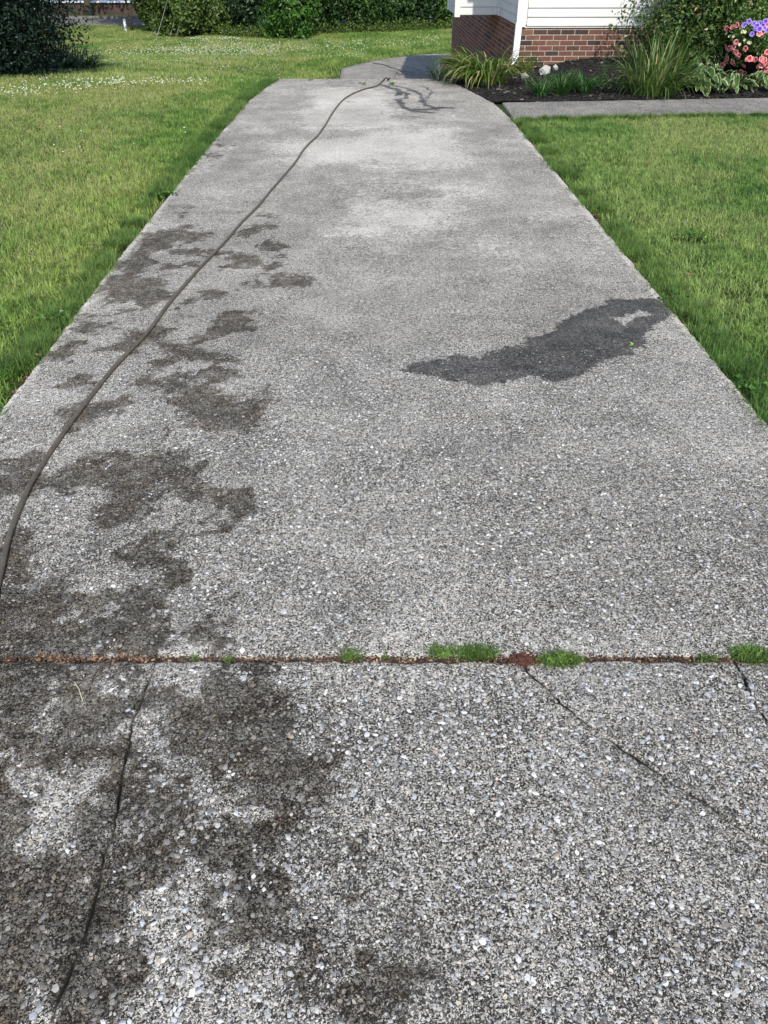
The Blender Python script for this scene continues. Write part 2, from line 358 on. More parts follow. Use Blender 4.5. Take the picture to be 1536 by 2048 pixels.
trick = [(.035, [(905,540),(980,570),(1075,600),(1060,625),(1010,640),(1050,690),(1130,715),(1240,720)]), (.05, [(985,565),(1030,585),(1000,610)]),
 (.03, [(950,540),(1090,570),(1150,600),(1165,650),(1230,690),(1250,705)]), (.06, [(1130,700),(1200,700),(1280,690),(1335,688)]), (.03, [(1075,575),(1130,590)]),
 (.022, [(1150,545),(1190,560),(1240,590),(1210,610),(1180,640),(1190,680)]), (.016, [(1080,750),(1180,742)]), (.014, [(690,652),(745,655)]), (.014, [(760,528),(800,545)]), (.013, [(700,530),(722,534)]), (.02, [(1045,530),(1062,538)])]
trick = [(w_, W([(480 + x / 3.2, y / 3.2) for x, y in q])) for w_, q in trick]
def pld(P, X, Y):
    d = np.full(X.shape, 1e9)
    for a, b in zip(P[:-1], P[1:]):
        e = b - a; t = np.clip(((X - a[0]) * e[0] + (Y - a[1]) * e[1]) / (e @ e + 1e-12), 0, 1); d = np.minimum(d, np.hypot(X - a[0] - t * e[0], Y - a[1] - t * e[1]))
    return d
stains = [
 [(262,515),(280,485),(300,465),(345,460),(400,460),(425,468),(380,488),(340,490),(300,512)],[(350,500),(430,500),(470,508),(420,515),(350,508)],
 [(330,425),(385,423),(380,435),(340,432)],
 [(190,585),(225,545),(290,550),(345,562),(330,600),(300,614),(230,604)],[(440,512),(490,507),(530,525),(560,530),(510,540),(470,535)],
 [(520,578),(560,548),(610,545),(620,570),(570,580)],[(140,658),(170,638),(215,645),(190,664)],[(212,702),(250,655),(335,658),(300,702)],
 [(300,665),(340,680),(420,700),(445,698),(400,725),(350,715),(300,690)],[(395,672),(460,620),(520,615),(508,648),(430,680)],
 [(540,510),(570,506),(575,515),(545,516)],[(345,610),(385,590),(390,615),(360,632)],[(340,618),(385,620),(370,645)],
 [(130,745),(180,755),(180,780),(150,790)],[(115,850),(150,800),(230,800),(215,825),(165,850),(130,865)],[(270,755),(360,750),(350,785),(290,782)],
 [(345,845),(360,780),(400,762),(440,770),(480,805),(530,778),(560,790),(545,838),(450,868),(380,862)],
 [(300,965),(365,915),(430,925),(425,962),(330,972)],[(185,1020),(225,968),(320,978),(290,1010),(220,1045)],[(430,1015),(455,980),(510,988),(500,1040),(455,1052)],
 [(200,1095),(250,1072),(245,1108)],[(140,920),(210,915),(220,930),(160,935)],
 [(-60,1085),(60,1068),(75,1120),(60,1165),(-60,1190)],[(-60,1190),(90,1180),(155,1150),(120,1230),(150,1270),(260,1262),(305,1290),(285,1322),(-60,1326)],
 [(415,1245),(465,1205),(495,1250),(480,1280),(430,1290)],
 [(-80,1330),(275,1335),(285,1362),(220,1385),(130,1378),(92,1425),(130,1500),(60,1470),(-80,1460)],
 [(120,1425),(185,1495),(250,1560),(235,1640),(215,1720),(190,1870),(235,1930),(215,2100),(-80,2100),(-80,1560),(30,1570),(70,1650),(95,1715),(150,1705),(165,1600),(135,1520)],
 [(310,1375),(400,1348),(545,1350),(552,1420),(575,1510),(625,1560),(620,1700),(560,1770),(590,1830),(540,1895),(470,1830),(430,1750),(455,1680),(505,1630),(430,1540),(385,1475),(345,1500),(300,1440)],
 [(255,1640),(330,1580),(385,1640),(390,1720),(330,1800),(300,1910),(225,1935),(205,1800)],[(640,1905),(700,1870),(800,1850),(830,1960),(760,1995),(690,1965)],
 [(380,290),(420,318),(440,316),(405,300)],[(418,288),(466,290),(470,293),(425,291)],[(365,352),(395,330),(400,336),(380,352)]]
stains = [W(s) for s in stains]
pales = [W(s) for s in [
 [(110,1392),(250,1388),(272,1450),(250,1540),(190,1500),(130,1430)],[(-20,1465),(60,1480),(130,1530),(160,1610),(135,1705),(80,1680),(50,1590),(-20,1545)],
 [(300,1330),(400,1340),(380,1400),(305,1400)],[(150,1190),(230,1170),(260,1240),(200,1260),(150,1240)],[(440,1520),(520,1600),(500,1660),(430,1640)],
 [(390,1740),(450,1770),(540,1920),(600,1980),(640,2060),(200,2060),(260,1950),(320,1900)],[(310,1280),(420,1265),(640,1290),(640,1312),(310,1312)],
 [(640,1290),(1000,1280),(1500,1290),(1500,1312),(640,1312)],[(600,1335),(1300,1335),(1300,1360),(600,1358)],[(480,890),(560,890),(560,930),(480,925)],
 [(700,400),(900,400),(900,460),(700,450)],[(560,290),(900,260),(940,330),(600,330)],[(330,1090),(430,1100),(440,1150),(320,1140)],
 [(640,175),(760,175),(800,250),(600,260)]]]
def masks(X, Y):
    X0 = X.ravel(); Y0 = Y.ravel(); k = .6 + .4 * sstep(2.5, 1.3, Y0)
    X = X0 + ((fbm(X0, Y0, 7, 21) - .5) * .30 + (fbm(X0, Y0, 28, 23) - .5) * .12) * k
    Y = Y0 + ((fbm(X0, Y0, 7, 31) - .5) * .30 + (fbm(X0, Y0, 28, 33) - .5) * .12) * k
    st = np.full(X.shape, -1.)
    for p in stains:
        st = np.maximum(st, psd(p, X, Y) / .9)
    st = np.maximum(st, -.35)
    XW = X0 + (fbm(X0, Y0, 12, 41) - .5) * .10; YW = Y0 + (fbm(X0, Y0, 12, 43) - .5) * .10
    wt_ = np.minimum(psd(wet_poly, XW, YW), -psd(wet_hole, XW, YW))
    for w_, q in trick: wt_ = np.maximum(wt_, w_ * (.7 + .6 * vnoise(X, Y, 7, 2)) - pld(q, XW, YW))
    pl = np.zeros(X.shape)
    for p in pales:
        big_ = p[:, 1].mean() > 1.5; q_ = .28 if big_ else .09
        pl = np.maximum(pl, sstep(-q_, q_, psd(p, X, Y) + (fbm(X, Y, 9, 6) - .5) * q_) * (.28 if big_ else .66))
    pl = pl + .36 * sstep(1.3, 5.0, Y) * (.45 + 1.1 * fbm(X, Y, 3.5, 61)) - .24 * sstep(1.5, 1.38, Y0) * (.4 + 1.1 * fbm(X, Y, 4, 51))  # pale rises with distance: grazing brightness put into the colour; near slab duller
    left = sstep(-.35, -.8, X) * sstep(7.5, 4.2, Y)
    st = np.maximum(st, (fbm(X, Y, 6.5, 12) - .60) * .7 * left - .1 * (1 - left))
    st = st - .04 * np.maximum(pl, 0) + .008 * sstep(1.42, 1.36, Y0) * sstep(0, -.5, X0)
    return dict(stain=np.clip(st, -.35, .05), wet=np.clip(wt_, -.2, .2), pale=pl)
NOM = lambda X, Y: dict(stain=np.full(X.size, -.35), wet=np.full(X.size, -.2), pale=np.full(X.size, .0))

def slab(name, L, Rr, vs, res, mat, mask=masks, zf=None, thick=.1, lip=.006, jit=.0016, seed=0, transpose=False, label=None, dirty=0):
    """slab between two edge functions; vs runs along it"""
    width = max(np.hypot(*(np.array(Rr(v)) - np.array(L(v)))) for v in vs)
    u = np.concatenate([[0, .003, .008, .016], np.arange(.03, width - .03, res), [width - .016, width - .008, width - .003, width]]) / width
    v0, v1 = vs[0], vs[-1]; vv = np.concatenate([[v0, v0 + .003, v0 + .008, v0 + .016], np.arange(v0 + .03, v1 - .03, res), [v1 - .016, v1 - .008, v1 - .003, v1]])
    Lp = np.array([L(v) for v in vv]); Rp = np.array([Rr(v) for v in vv])
    P = Lp[:, None, :] * (1 - u)[None, :, None] + Rp[:, None, :] * u[None, :, None]
    X, Y = P[..., 0].copy(), P[..., 1].copy()
    de = np.minimum(np.minimum(u * width, (1 - u) * width)[None, :], np.minimum(vv - v0, v1 - vv)[:, None])
    n = vnoise(X, Y, 60, seed) - .5; nb = vnoise(X, Y, 17, seed + 5) - .5
    edge = np.exp(-de / .012)
    if transpose: Y += (n * jit * 4 + nb * jit * 3) * edge; X += n * jit * 2 * edge
    else: X += (n * jit * 4 + nb * jit * 3) * edge; Y += (nb * jit * 4 + n * jit * 2) * edge
    chip = np.clip(fbm(X, Y, 22, seed + 9) * 2 - .7, 0, 1)
    Z = (zf(X, Y) if zf else 0 * X) - lip * np.exp(-de / .007) * (.4 + 1.4 * chip) + .004 * (fbm(X, Y, 2.2, seed + 2) - .5) * (1 - edge)
    nv, nu = X.shape; v = np.stack([X, Y, Z], -1).reshape(-1, 3)
    i = (np.arange(nu - 1)[None, :] + nu * np.arange(nv - 1)[:, None]).ravel()
    f = np.stack([i, i + 1, i + nu + 1, i + nu], -1)
    if transpose: f = f[:, ::-1]
    ring = np.concatenate([np.arange(nu), nu * np.arange(1, nv) + nu - 1, (nv - 1) * nu + np.arange(nu - 2, -1, -1), nu * np.arange(nv - 2, 0, -1)])
    low = v[ring].copy(); low[:, 2] -= thick; b = len(v); k = np.arange(len(ring)); kn = (k + 1) % len(ring)
    sf = np.stack([ring[kn], ring[k], b + k, b + kn], -1)
    if transpose: sf = sf[:, ::-1]
    v = np.concatenate([v, low]); f = np.concatenate([f, sf])
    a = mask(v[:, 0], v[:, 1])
    dt = np.ones(len(v)); dt[:b] = (.0 if dirty == 0 else 1.) * np.exp(-np.clip(de - .0005, 0, 1).ravel() / .0022) * np.clip(vnoise(X, Y, 40, 8).ravel() * 1.8 - .3, 0, 1)
    if dirty == 2: dt[:b] *= (np.minimum(vv - v0, v1 - vv)[:, None] < .01).repeat(nu, 1).ravel() * .35
    a['dirt'] = dt
    if dirty:
        du = (np.minimum(u * width, (1 - u) * width)[None, :] * np.ones((nv, 1))).ravel(); a['pale'] = np.array(a['pale']); a['pale'][:b] += 1.1 * np.exp(-du / .018) * (dirty == 2)
    o = ob(name, mesh(name, v, f, mat, True, a), kind='structure')
    if label: o['label'] = label
    return o
LY = [-6, 2.76, 4.83, 6.75, 8.15, 10.47, 11.3, 12.3]; LX = [-1.57, -1.575, -1.617, -1.64, -1.645, -1.63, -1.57, -1.47]
RY = [-6, 2.67, 4.0, 9.31, 10.25, 11.1, 11.9, 12.3]; RX = [1.74, 1.533, 1.505, 1.376, 1.31, 1.13, .95, .9]
dl = lambda y: (float(np.interp(y, LY, LX)), y); dr = lambda y: (float(np.interp(y, RY, RX)), y)
# cracks of the near slab, as x over y
def wob(y, s): return .012 * (float(vnoise(y, 0, 9, s)) - .5) * 2 + .004 * (float(vnoise(y, 0, 50, s + 3)) - .5)
c1p = [at(300,1342,0), at(262,1450,0), at(255,1530,0), at(215,1700,0), at(185,1830,0), at(110,2048,0)]
c1y = [p[1] for p in c1p][::-1]; c1x = [p[0] for p in c1p][::-1]
c1 = lambda y: (float(np.interp(y, [-6] + c1y, [-.56] + c1x)) + wob(y, 1), y)
c2p = [at(*q, 0) for q in [(1052,1342),(1085,1370),(1125,1410),(1190,1460),(1300,1535),(1400,1600),(1480,1655),(1560,1700),(1700,1800),(1900,1900)]]
c2y = [p[1] for p in c2p][::-1]; c2x = [p[0] for p in c2p][::-1]
c2 = lambda y: (min(float(np.interp(y, c2y, c2x)), 1.15) + wob(y, 2), y)
c3p = [at(*q, 0) for q in [(1478,1342),(1492,1390),(1520,1440),(1560,1500),(1640,1600)]]
c3y = [p[1] for p in c3p][::-1]; c3x = [p[0] for p in c3p][::-1]
c3 = lambda y: (min(float(np.interp(y, c3y, c3x)), 1.38) + wob(y, 3), y)
off = lambda fn, d: (lambda y: (fn(y)[0] + d * (.35 + 1.3 * float(vnoise(y, d > 0, 22, 5))), y))
JY = 1.425
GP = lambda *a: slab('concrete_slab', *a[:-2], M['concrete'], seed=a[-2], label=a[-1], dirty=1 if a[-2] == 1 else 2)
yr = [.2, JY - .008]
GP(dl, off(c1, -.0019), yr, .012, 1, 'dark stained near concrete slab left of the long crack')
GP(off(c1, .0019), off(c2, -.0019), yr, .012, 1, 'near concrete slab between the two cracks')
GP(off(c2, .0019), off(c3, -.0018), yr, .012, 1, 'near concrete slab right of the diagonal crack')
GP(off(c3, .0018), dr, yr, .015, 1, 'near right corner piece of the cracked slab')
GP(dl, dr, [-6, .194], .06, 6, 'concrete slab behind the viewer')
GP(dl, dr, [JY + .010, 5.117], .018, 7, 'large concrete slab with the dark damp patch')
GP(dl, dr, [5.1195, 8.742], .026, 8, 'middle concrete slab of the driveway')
tz = lambda X, Y: terrain(0 * X, Y) + .035
slab('concrete_slab', dl, dr, [8.745, 12.25], .028, M['concrete'], zf=tz, seed=9, label='farthest concrete slab at the crest')
# lower drive past the crest
lo = [dl(12.26), (-1.55, 16), at(618,165)[:2], at(684,137)[:2], at(760,119)[:2], at(840,109)[:2], at(900,106.5)[:2], (5.5, at(900,106)[1] + .3), (12, at(900,106)[1] + .6)]
hi = [dr(12.26), (1.45, 16), (1.62, 20), (1.62, 22.5), (1.7, 23.6), (2.1, 24.2), (3.2, 24.35), (6, 24.4), (12, 24.5)]
lo = np.array([list(map(float, q)) for q in lo]); hi = np.array([list(map(float, q)) for q in hi])
def lower_part(t0, t1, n):
    tt = np.linspace(t0, t1, n); uu = np.linspace(0, 1, 22); k = np.arange(len(lo))
    A = np.stack([np.interp(tt, k, lo[:, i]) for i in (0, 1)], -1); B = np.stack([np.interp(tt, k, hi[:, i]) for i in (0, 1)], -1)
    P = A[:, None] * (1 - uu)[None, :, None] + B[:, None] * uu[None, :, None]
    v = np.concatenate([P, (terrain(P[..., 0], P[..., 1]) + .045)[..., None]], -1)
    v[:, 0, 2] += 0; sk_ = v.copy(); nv, nu = P.shape[:2]; v = v.reshape(-1, 3)
    i = (np.arange(nu - 1)[None, :] + nu * np.arange(nv - 1)[:, None]).ravel(); f = np.stack([i, i + 1, i + nu + 1, i + nu], -1)
    ring = np.concatenate([np.arange(nu), nu * np.arange(1, nv) + nu - 1, (nv - 1) * nu + np.arange(nu - 2, -1, -1), nu * np.arange(nv - 2, 0, -1)])
    low = v[ring].copy(); low[:, 2] -= .12; b = len(v); kk = np.arange(len(ring)); kn = (kk + 1) % len(ring)
    v = np.concatenate([v, low]); f = np.concatenate([f, np.stack([ring[kn], ring[kk], b + kk, b + kn], -1)])
    ob('lower_driveway', mesh('lower_driveway', v, f, M['concrete3'], True, NOM(v[:, 0], v[:, 1])), kind='structure')
lower_part(0.004, 3.98, 60); lower_part(3.99, 8, 40)
# walkway to the right
wl = lambda x: (x, 9.36 + (x - 1.38) * .105); wu = lambda x: (x, 10.32 + (x - 1.3) * .105)
slab('walkway_slab', wl, wu, [1.42, 3.855], .03, M['concrete2'], NOM, zf=lambda X, Y: 0 * X - .004, seed=11, transpose=True, label='walkway slab joining the driveway')
slab('walkway_slab', wl, wu, [3.863, 7.2], .03, M['concrete2'], NOM, zf=lambda X, Y: 0 * X - .004, seed=12, transpose=True, label='walkway slab in front of the flowers')

# ------------------------------------------------------------------ exposed stones set in the concrete
def pebble_mesh(seed, mats):
    r = np.random.default_rng(seed)
    import bmesh
    bm = bmesh.new(); bmesh.ops.create_icosphere(bm, subdivisions=1, radius=1)
    ax = r.normal(size=(5, 3)); ax /= np.linalg.norm(ax, axis=1)[:, None]; ct = r.uniform(.55, .85, 5)
    V = np.array([v.co for v in bm.verts])
    for a, c in zip(ax, ct):
        d = V @ a; V = V - np.maximum(d - c, 0)[:, None] * a
    V += r.normal(size=V.shape) * .05
    F_ = np.array([[v.index for v in f.verts] for f in bm.faces]); bm.free()
    return V * [1, r.uniform(.5, .85), .45], F_
PB = [pebble_mesh(s, None) for s in range(8)]
def area_pts(n, y0, y1, margin=.03):
    Y = rng.uniform(y0, y1, n * 3); half = (Y * math.cos(PITCH) + CAM_H * math.sin(PITCH)) * .5 + .12
    X = rng.uniform(-1.6, 1.6, n * 3)
    xl = np.interp(Y, LY, LX) + margin; xr = np.interp(Y, RY, RX) - margin
    ok = (np.abs(X) < half) & (X > xl) & (X < xr) & (np.abs(Y - JY) > .03)
    k1 = np.interp(Y, c1y, c1x); k2 = np.interp(Y, c2y, c2x)
    ok &= ~((Y < JY) & ((np.abs(X - k1) < .02) | ((np.abs(X - k2) < .025) & (Y > c2y[0]))))
    X, Y = X[ok][:n], Y[ok][:n]; return X, Y
stone_cols = [(.13,.13,.125), (.24,.24,.235), (.36,.36,.35), (.48,.475,.46), (.62,.615,.6), (.36,.39,.43), (.3,.25,.18)]
m = Mat('exposed stone'); r_ = m.attr('rnd'); s_ = m.attr('grime')
c_ = m.ramp(r_, [(0, g(.1)), (.2, g(.2)), (.5, (.35,.35,.345)), (.72, (.46,.455,.44)), (.84, (.34,.37,.41)), (.9, (.62,.61,.59)), (.97, (.66,.65,.63)), (1, (.36,.29,.2))])
c_ = m.mix(s_, c_, m.mix(1., c_, (.4, .37, .32), 'MULTIPLY'))
c_ = m.mix(1., c_, m.ramp(m.noise(m.pos(), 300., 3, .7), [(.3, g(.75)), (.7, g(1.15))]), 'MULTIPLY')
M['stones'] = m.set(c_, .75, .3)
def stonemat(i, c, grime):
    m = Mat('stone'); n = m.noise(m.pos(), 300., 3, .7); k = .42 if grime else 1
    return m.set(m.ramp(n, [(.3, tuple(x * .75 * k for x in c)), (.7, tuple(x * 1.12 * k * (1, .97, .9)[j] if grime else x * 1.12 for j, x in enumerate(c)))]), .75, .3)
def grime_at(X, Y):
    a = masks(X, Y); n = (fbm(X, Y, 16, 3) - .5) * .13
    return sstep(-.03, .03, a['stain'] + n), sstep(-.01, .01, a['wet'])
near_slab = [o for o in bpy.data.objects if o.name.startswith('concrete_slab')]
def slab_at(x, y):
    if y > JY: return near_slab[5]
    if x < np.interp(y, c1y, c1x): return near_slab[0]
    if y > c2y[0] and x > np.interp(y, c2y, c2x): return near_slab[2] if x < np.interp(y, c3y, c3x) else near_slab[3]
    return near_slab[1]
# 300 largest as pieces of their own
X, Y = area_pts(290, .55, 1.75); gr_, we_ = grime_at(X, Y)
pm_cache = {}
for i, (x, y) in enumerate(zip(X, Y)):
    k = i % 8; ci = random.choices(range(7), [2, 3, 5, 6, 5, 2, 1])[0]; dg = bool(gr_[i] > .5)
    if (k, ci, dg) not in pm_cache:
        mt = M.setdefault(('st', ci, dg), None) or stonemat(ci, stone_cols[ci], dg); M[('st', ci, dg)] = mt
        pm_cache[(k, ci, dg)] = mesh('stone', PB[k][0], PB[k][1], mt, False)
    s = random.uniform(.0062, .0115)
    ob('stone', pm_cache[(k, ci, dg)], slab_at(x, y), (x, y, -.0012), (random.uniform(-.15, .15), random.uniform(-.15, .15), random.uniform(0, 6.28)), s)
def pebble_field(name, X, Y, s, parent, zoff):
    n = len(X); vs, fs, rn, gm = [], [], [], []
    gr, we = grime_at(X, Y); base = 0
    kk = rng.integers(0, 8, n)
    for k in range(8):
        V0, F0 = PB[k]; idx = np.where(kk == k)[0]; t = rng.uniform(0, 6.283, len(idx)); c, q = np.cos(t), np.sin(t); ss = s[idx]
        vx = (V0[None, :, 0] * c[:, None] - V0[None, :, 1] * q[:, None]) * ss[:, None] + X[idx][:, None]
        vy = (V0[None, :, 0] * q[:, None] + V0[None, :, 1] * c[:, None]) * ss[:, None] + Y[idx][:, None]
        tl = rng.normal(0, .12, (len(idx), 2))
        vz = (V0[None, :, 2] + V0[None, :, 0] * tl[:, :1] + V0[None, :, 1] * tl[:, 1:]) * ss[:, None] + zoff * ss[:, None]
        vs.append(np.stack([vx, vy, vz], -1).reshape(-1, 3))
        fs.append((F0[None] + (base + np.arange(len(idx)) * len(V0))[:, None, None]).reshape(-1, 3)); base += len(idx) * len(V0)
        rn.append(np.repeat(rng.random(len(idx)), len(V0))); gm.append(np.repeat(np.maximum(gr[idx], we[idx]), len(V0)))
    return ob(name, mesh(name, np.concatenate(vs), np.concatenate(fs), M['stones'], False, dict(rnd=np.concatenate(rn), grime=np.concatenate(gm))), parent, kind='stuff')
X, Y = area_pts(5200, .5, JY - .03)
far_i = Y > 0
for sl in near_slab[:4]:
    idx = np.array([slab_at(x, y) is sl for x, y in zip(X, Y)])
    if idx.any(): pebble_field('small_stones', X[idx], Y[idx], rng.uniform(.003, .0075, idx.sum()) * rng.choice([1, 1.25], idx.sum()), sl, -.12)
X, Y = area_pts(9000, JY + .03, 3.4)
pebble_field('small_stones', X, Y, rng.uniform(.0035, .0085, len(X)), near_slab[5], -.12)

# ------------------------------------------------------------------ lawn grass
hid = bpy.data.collections.new('grass_sources')
def blades(n, rad, hmin, hmax, wd, seed, lean=.8, seg=3):
    r = np.random.default_rng(seed)
    a = r.uniform(0, 6.283, n); q = rad * np.sqrt(r.random(n)); bx, by = q * np.cos(a), q * np.sin(a)
    h = r.uniform(hmin, hmax, n); d = r.uniform(0, 6.283, n); ln = h * r.uniform(.1, lean, n); ww = wd * r.uniform(.6, 1.3, n)
    px, py = -np.sin(d), np.cos(d); vs = []; tp = []
    for k in range(seg + 1):
        t = k / seg; cx = bx + np.cos(d) * ln * t ** 1.8; cy = by + np.sin(d) * ln * t ** 1.8; cz = h * (t - .25 * t * t * (ln / h))
        wk = ww * (1 - t ** 1.6) * .5 + 1e-5
        vs += [np.stack([cx - px * wk, cy - py * wk, cz], -1), np.stack([cx + px * wk, cy + py * wk, cz], -1)]; tp += [np.full(n, t)] * 2
    v = np.stack(vs, 1).reshape(-1, 3); st = 2 * (seg + 1); b = np.arange(n)[:, None] * st; fs = []
    for k in range(seg): fs.append(np.concatenate([b + 2 * k, b + 2 * k + 1, b + 2 * k + 3, b + 2 * k + 2], 1))
    f = np.concatenate(fs); rn = np.repeat(r.random(n), st)
    return v, f, dict(rnd=rn, tip=np.stack(tp, 1).ravel())
def patch_coll(name, specs, mat):
    c = bpy.data.collections.new(name)
    for i, sp in enumerate(specs):
        v, f, a = blades(*sp); o = bpy.data.objects.new('grass_patch', mesh('grass_patch', v, f, mat, True, a)); c.objects.link(o)
    return c
def scatter(name, P, coll, scl, seed=0):
    me = bpy.data.meshes.new(name); me.vertices.add(len(P)); me.vertices.foreach_set('co', np.asarray(P, np.float32).ravel())
    a = me.attributes.new('sc', 'FLOAT', 'POINT'); a.data.foreach_set('value', np.asarray(scl, np.float32))
    r = np.zeros((len(P), 3), np.float32); r[:, 2] = rng.uniform(0, 6.283, len(P)); a = me.attributes.new('rt', 'FLOAT_VECTOR', 'POINT'); a.data.foreach_set('vector', r.ravel())
    o = ob(name, me, kind='stuff')
    ng = bpy.data.node_groups.new(name, 'GeometryNodeTree'); ng.interface.new_socket('Geometry', in_out='INPUT', socket_type='NodeSocketGeometry'); ng.interface.new_socket('Geometry', in_out='OUTPUT', socket_type='NodeSocketGeometry')
    gi = ng.nodes.new('NodeGroupInput'); go = ng.nodes.new('NodeGroupOutput'); ip = ng.nodes.new('GeometryNodeInstanceOnPoints'); ci = ng.nodes.new('GeometryNodeCollectionInfo')
    ci.inputs['Collection'].default_value = coll; ci.inputs['Separate Children'].default_value = True; ci.inputs['Reset Children'].default_value = True
    a1 = ng.nodes.new('GeometryNodeInputNamedAttribute'); a1.data_type = 'FLOAT_VECTOR'; a1.inputs['Name'].default_value = 'rt'
    a2 = ng.nodes.new('GeometryNodeInputNamedAttribute'); a2.data_type = 'FLOAT'; a2.inputs['Name'].default_value = 'sc'
    L = ng.links.new; L(gi.outputs[0], ip.inputs['Points']); L(ci.outputs[0], ip.inputs['Instance']); ip.inputs['Pick Instance'].default_value = True
    L(a1.outputs[0], ip.inputs['Rotation']); L(a2.outputs[0], ip.inputs['Scale']); L(ip.outputs[0], go.inputs[0])
    md = o.modifiers.new('scatter', 'NODES'); md.node_group = ng
    return o
def jgrid(x0, x1, y0, y1, s):
    X, Y = np.meshgrid(np.arange(x0, x1, s), np.arange(y0, y1, s)); X = X.ravel() + rng.uniform(-.5, .5, X.size) * s; Y = Y.ravel() + rng.uniform(-.5, .5, Y.size) * s
    return X, Y
def infrus(X, Y, m=.6): 
    z = Y * math.cos(PITCH) + CAM_H * math.sin(PITCH); return (np.abs(X) < z * .5 + m) & (Y > 1.8)
def make_lawn(name, coll, X, Y, sc, label, lo_=.85, hi_=1.25):
    P = np.stack([X, Y, terrain(X, Y)], -1); s = sc * rng.uniform(lo_, hi_, len(X)) * (.8 + .45 * fbm(X, Y, 1.6, 8))
    o = scatter(name, P, coll, s); tag(o, label, 'grass'); return o
nearL = patch_coll('near_left', [(430, .17, .018, .058, .0055, s, 1.5) for s in range(6)], M['grass'])
nearR = patch_coll('near_right', [(430, .17, .016, .052, .0053, 20 + s, 1.5) for s in range(6)], M['grassR'])
farL = patch_coll('far_left', [(620, .42, .035, .07, .010, 40 + s, 1.1, 2) for s in range(5)], M['grass'])
X, Y = jgrid(-9, -1.4, 1.8, 12.4, .19); ok = infrus(X, Y) & (X < np.interp(Y, LY, LX) - .135)
make_lawn('lawn_grass', nearL, X[ok], Y[ok], 1, 'short mown grass left of the driveway with straw coloured patches')
X, Y = jgrid(1.2, 9, 1.8, 9.9, .19); ok = infrus(X, Y) & (X > np.interp(Y, RY, RX) + .13) & (Y < 9.36 + (X - 1.38) * .105 - .13)
make_lawn('lawn_grass', nearR, X[ok], Y[ok], 1, 'fresh green mown grass between driveway, walkway and right edge')
lef_x = lambda Y: np.interp(Y, lo[:6, 1], lo[:6, 0])
X, Y = jgrid(-22, 2, 12.2, 24, .42); ok = infrus(X, Y, 1) & (X < lef_x(Y) - .4)
make_lawn('lawn_grass', farL, X[ok], Y[ok], 1, 'lower lawn falling away beyond the crest of the driveway')
X, Y = jgrid(-26, 18, 24, 39, .55); edge_y = np.interp(X, lo[2:, 0], lo[2:, 1]); ok = infrus(X, Y, 1) & (Y > edge_y + .42) & ((X > lo[2, 0]) | (X < lef_x(Y) - .42))
make_lawn('lawn_grass', farL, X[ok], Y[ok], 1.3, 'far strip of lawn in front of the green hedge')
X, Y = jgrid(-26, -2, 43.6, 44.6, .5); make_lawn('lawn_grass', farL, X, Y, 1.1, 'narrow grass verge beyond the far road')
# longer blades leaning over the drive edges
edg = patch_coll('edge', [(70, .05, .03, .085, .0042, 60 + s, 1.3) for s in range(5)], M['weed'])
def edge_line(fx, sgn, y0, y1, n, label):
    Y = rng.uniform(y0, y1, n); X = np.array([fx(y)[0] for y in Y]) + sgn * rng.uniform(.012, .15, n) 
    keep = vnoise(X, Y, 5, 31) > .3
    X, Y = X[keep], Y[keep]; o = scatter('edge_grass', np.stack([X, Y, terrain(X, Y) + .0], -1), edg, rng.uniform(.6, 1.25, len(X))); tag(o, label, 'grass')
edge_line(dl, -1, 2.2, 12.2, 1300, 'longer grass hanging over the left edge of the driveway')
edge_line(dr, 1, 2.2, 9.2, 900, 'ragged grass along the right edge of the driveway')
edge_line(lambda y: (float(lef_x(y)), y), -1, 12.2, 24, 260, 'grass along the left edge of the lower driveway')
X = rng.uniform(1.5, 6.5, 300); Y = 9.36 + (X - 1.38) * .105 - rng.uniform(.02, .12, 300)
o = scatter('edge_grass', np.stack([X, Y, terrain(X, Y)], -1), edg, rng.uniform(.6, 1.1, 300)); tag(o, 'grass fringe along the near side of the walkway', 'grass')
# brown litter along the right edge, and in the joint
def litter(name, X, Y, Z, size, mat, label, cat='debris', parent=None, flat=.25):
    n = len(X); t = rng.uniform(0, 6.283, n); L = size * rng.uniform(.5, 1.5, n); Wd = L * rng.uniform(.2, .6, n); th = L * flat
    c, s = np.cos(t), np.sin(t); vs = []
    for (a, b, z) in [(-1,-1,0),(1,-.7,.1),(1.1,1,0),(-.9,.8,.15),(-.8,-.8,1),(.9,-.6,.8),(.8,.9,1),(-1,.7,.9)]:
        tl = rng.normal(0, .25, n)
        vs.append(np.stack([X + (a * L * c - b * Wd * s) * .5, Y + (a * L * s + b * Wd * c) * .5, Z + z * th + a * L * tl * .5], -1))
    v = np.stack(vs, 1).reshape(-1, 3); b = np.arange(n)[:, None] * 8
    f = np.concatenate([b + np.array(q)[None] for q in [(0,3,2,1),(4,5,6,7),(0,1,5,4),(1,2,6,5),(2,3,7,6),(3,0,4,7)]])
    o = ob(name, mesh(name, v, f, mat, False, dict(rnd=np.repeat(rng.random(n), 8))), parent, kind='stuff')
    if label: tag(o, label, cat)
    return o
Y = rng.uniform(2.4, 9.2, 2600); X = np.array([dr(y)[0] for y in Y]) + rng.uniform(.005, .05, 2600)
litter('edge_litter', X, Y, 0 * X - .03, .012, M['litter'], 'brown crumbs of soil and dead grass along the right driveway edge')
Y = rng.uniform(2.6, 12, 1500); X = np.array([dl(y)[0] for y in Y]) - rng.uniform(.005, .04, 1500)
litter('edge_litter', X, Y, 0 * X - .03, .012, M['litter'], 'brown crumbs of soil along the left driveway edge')
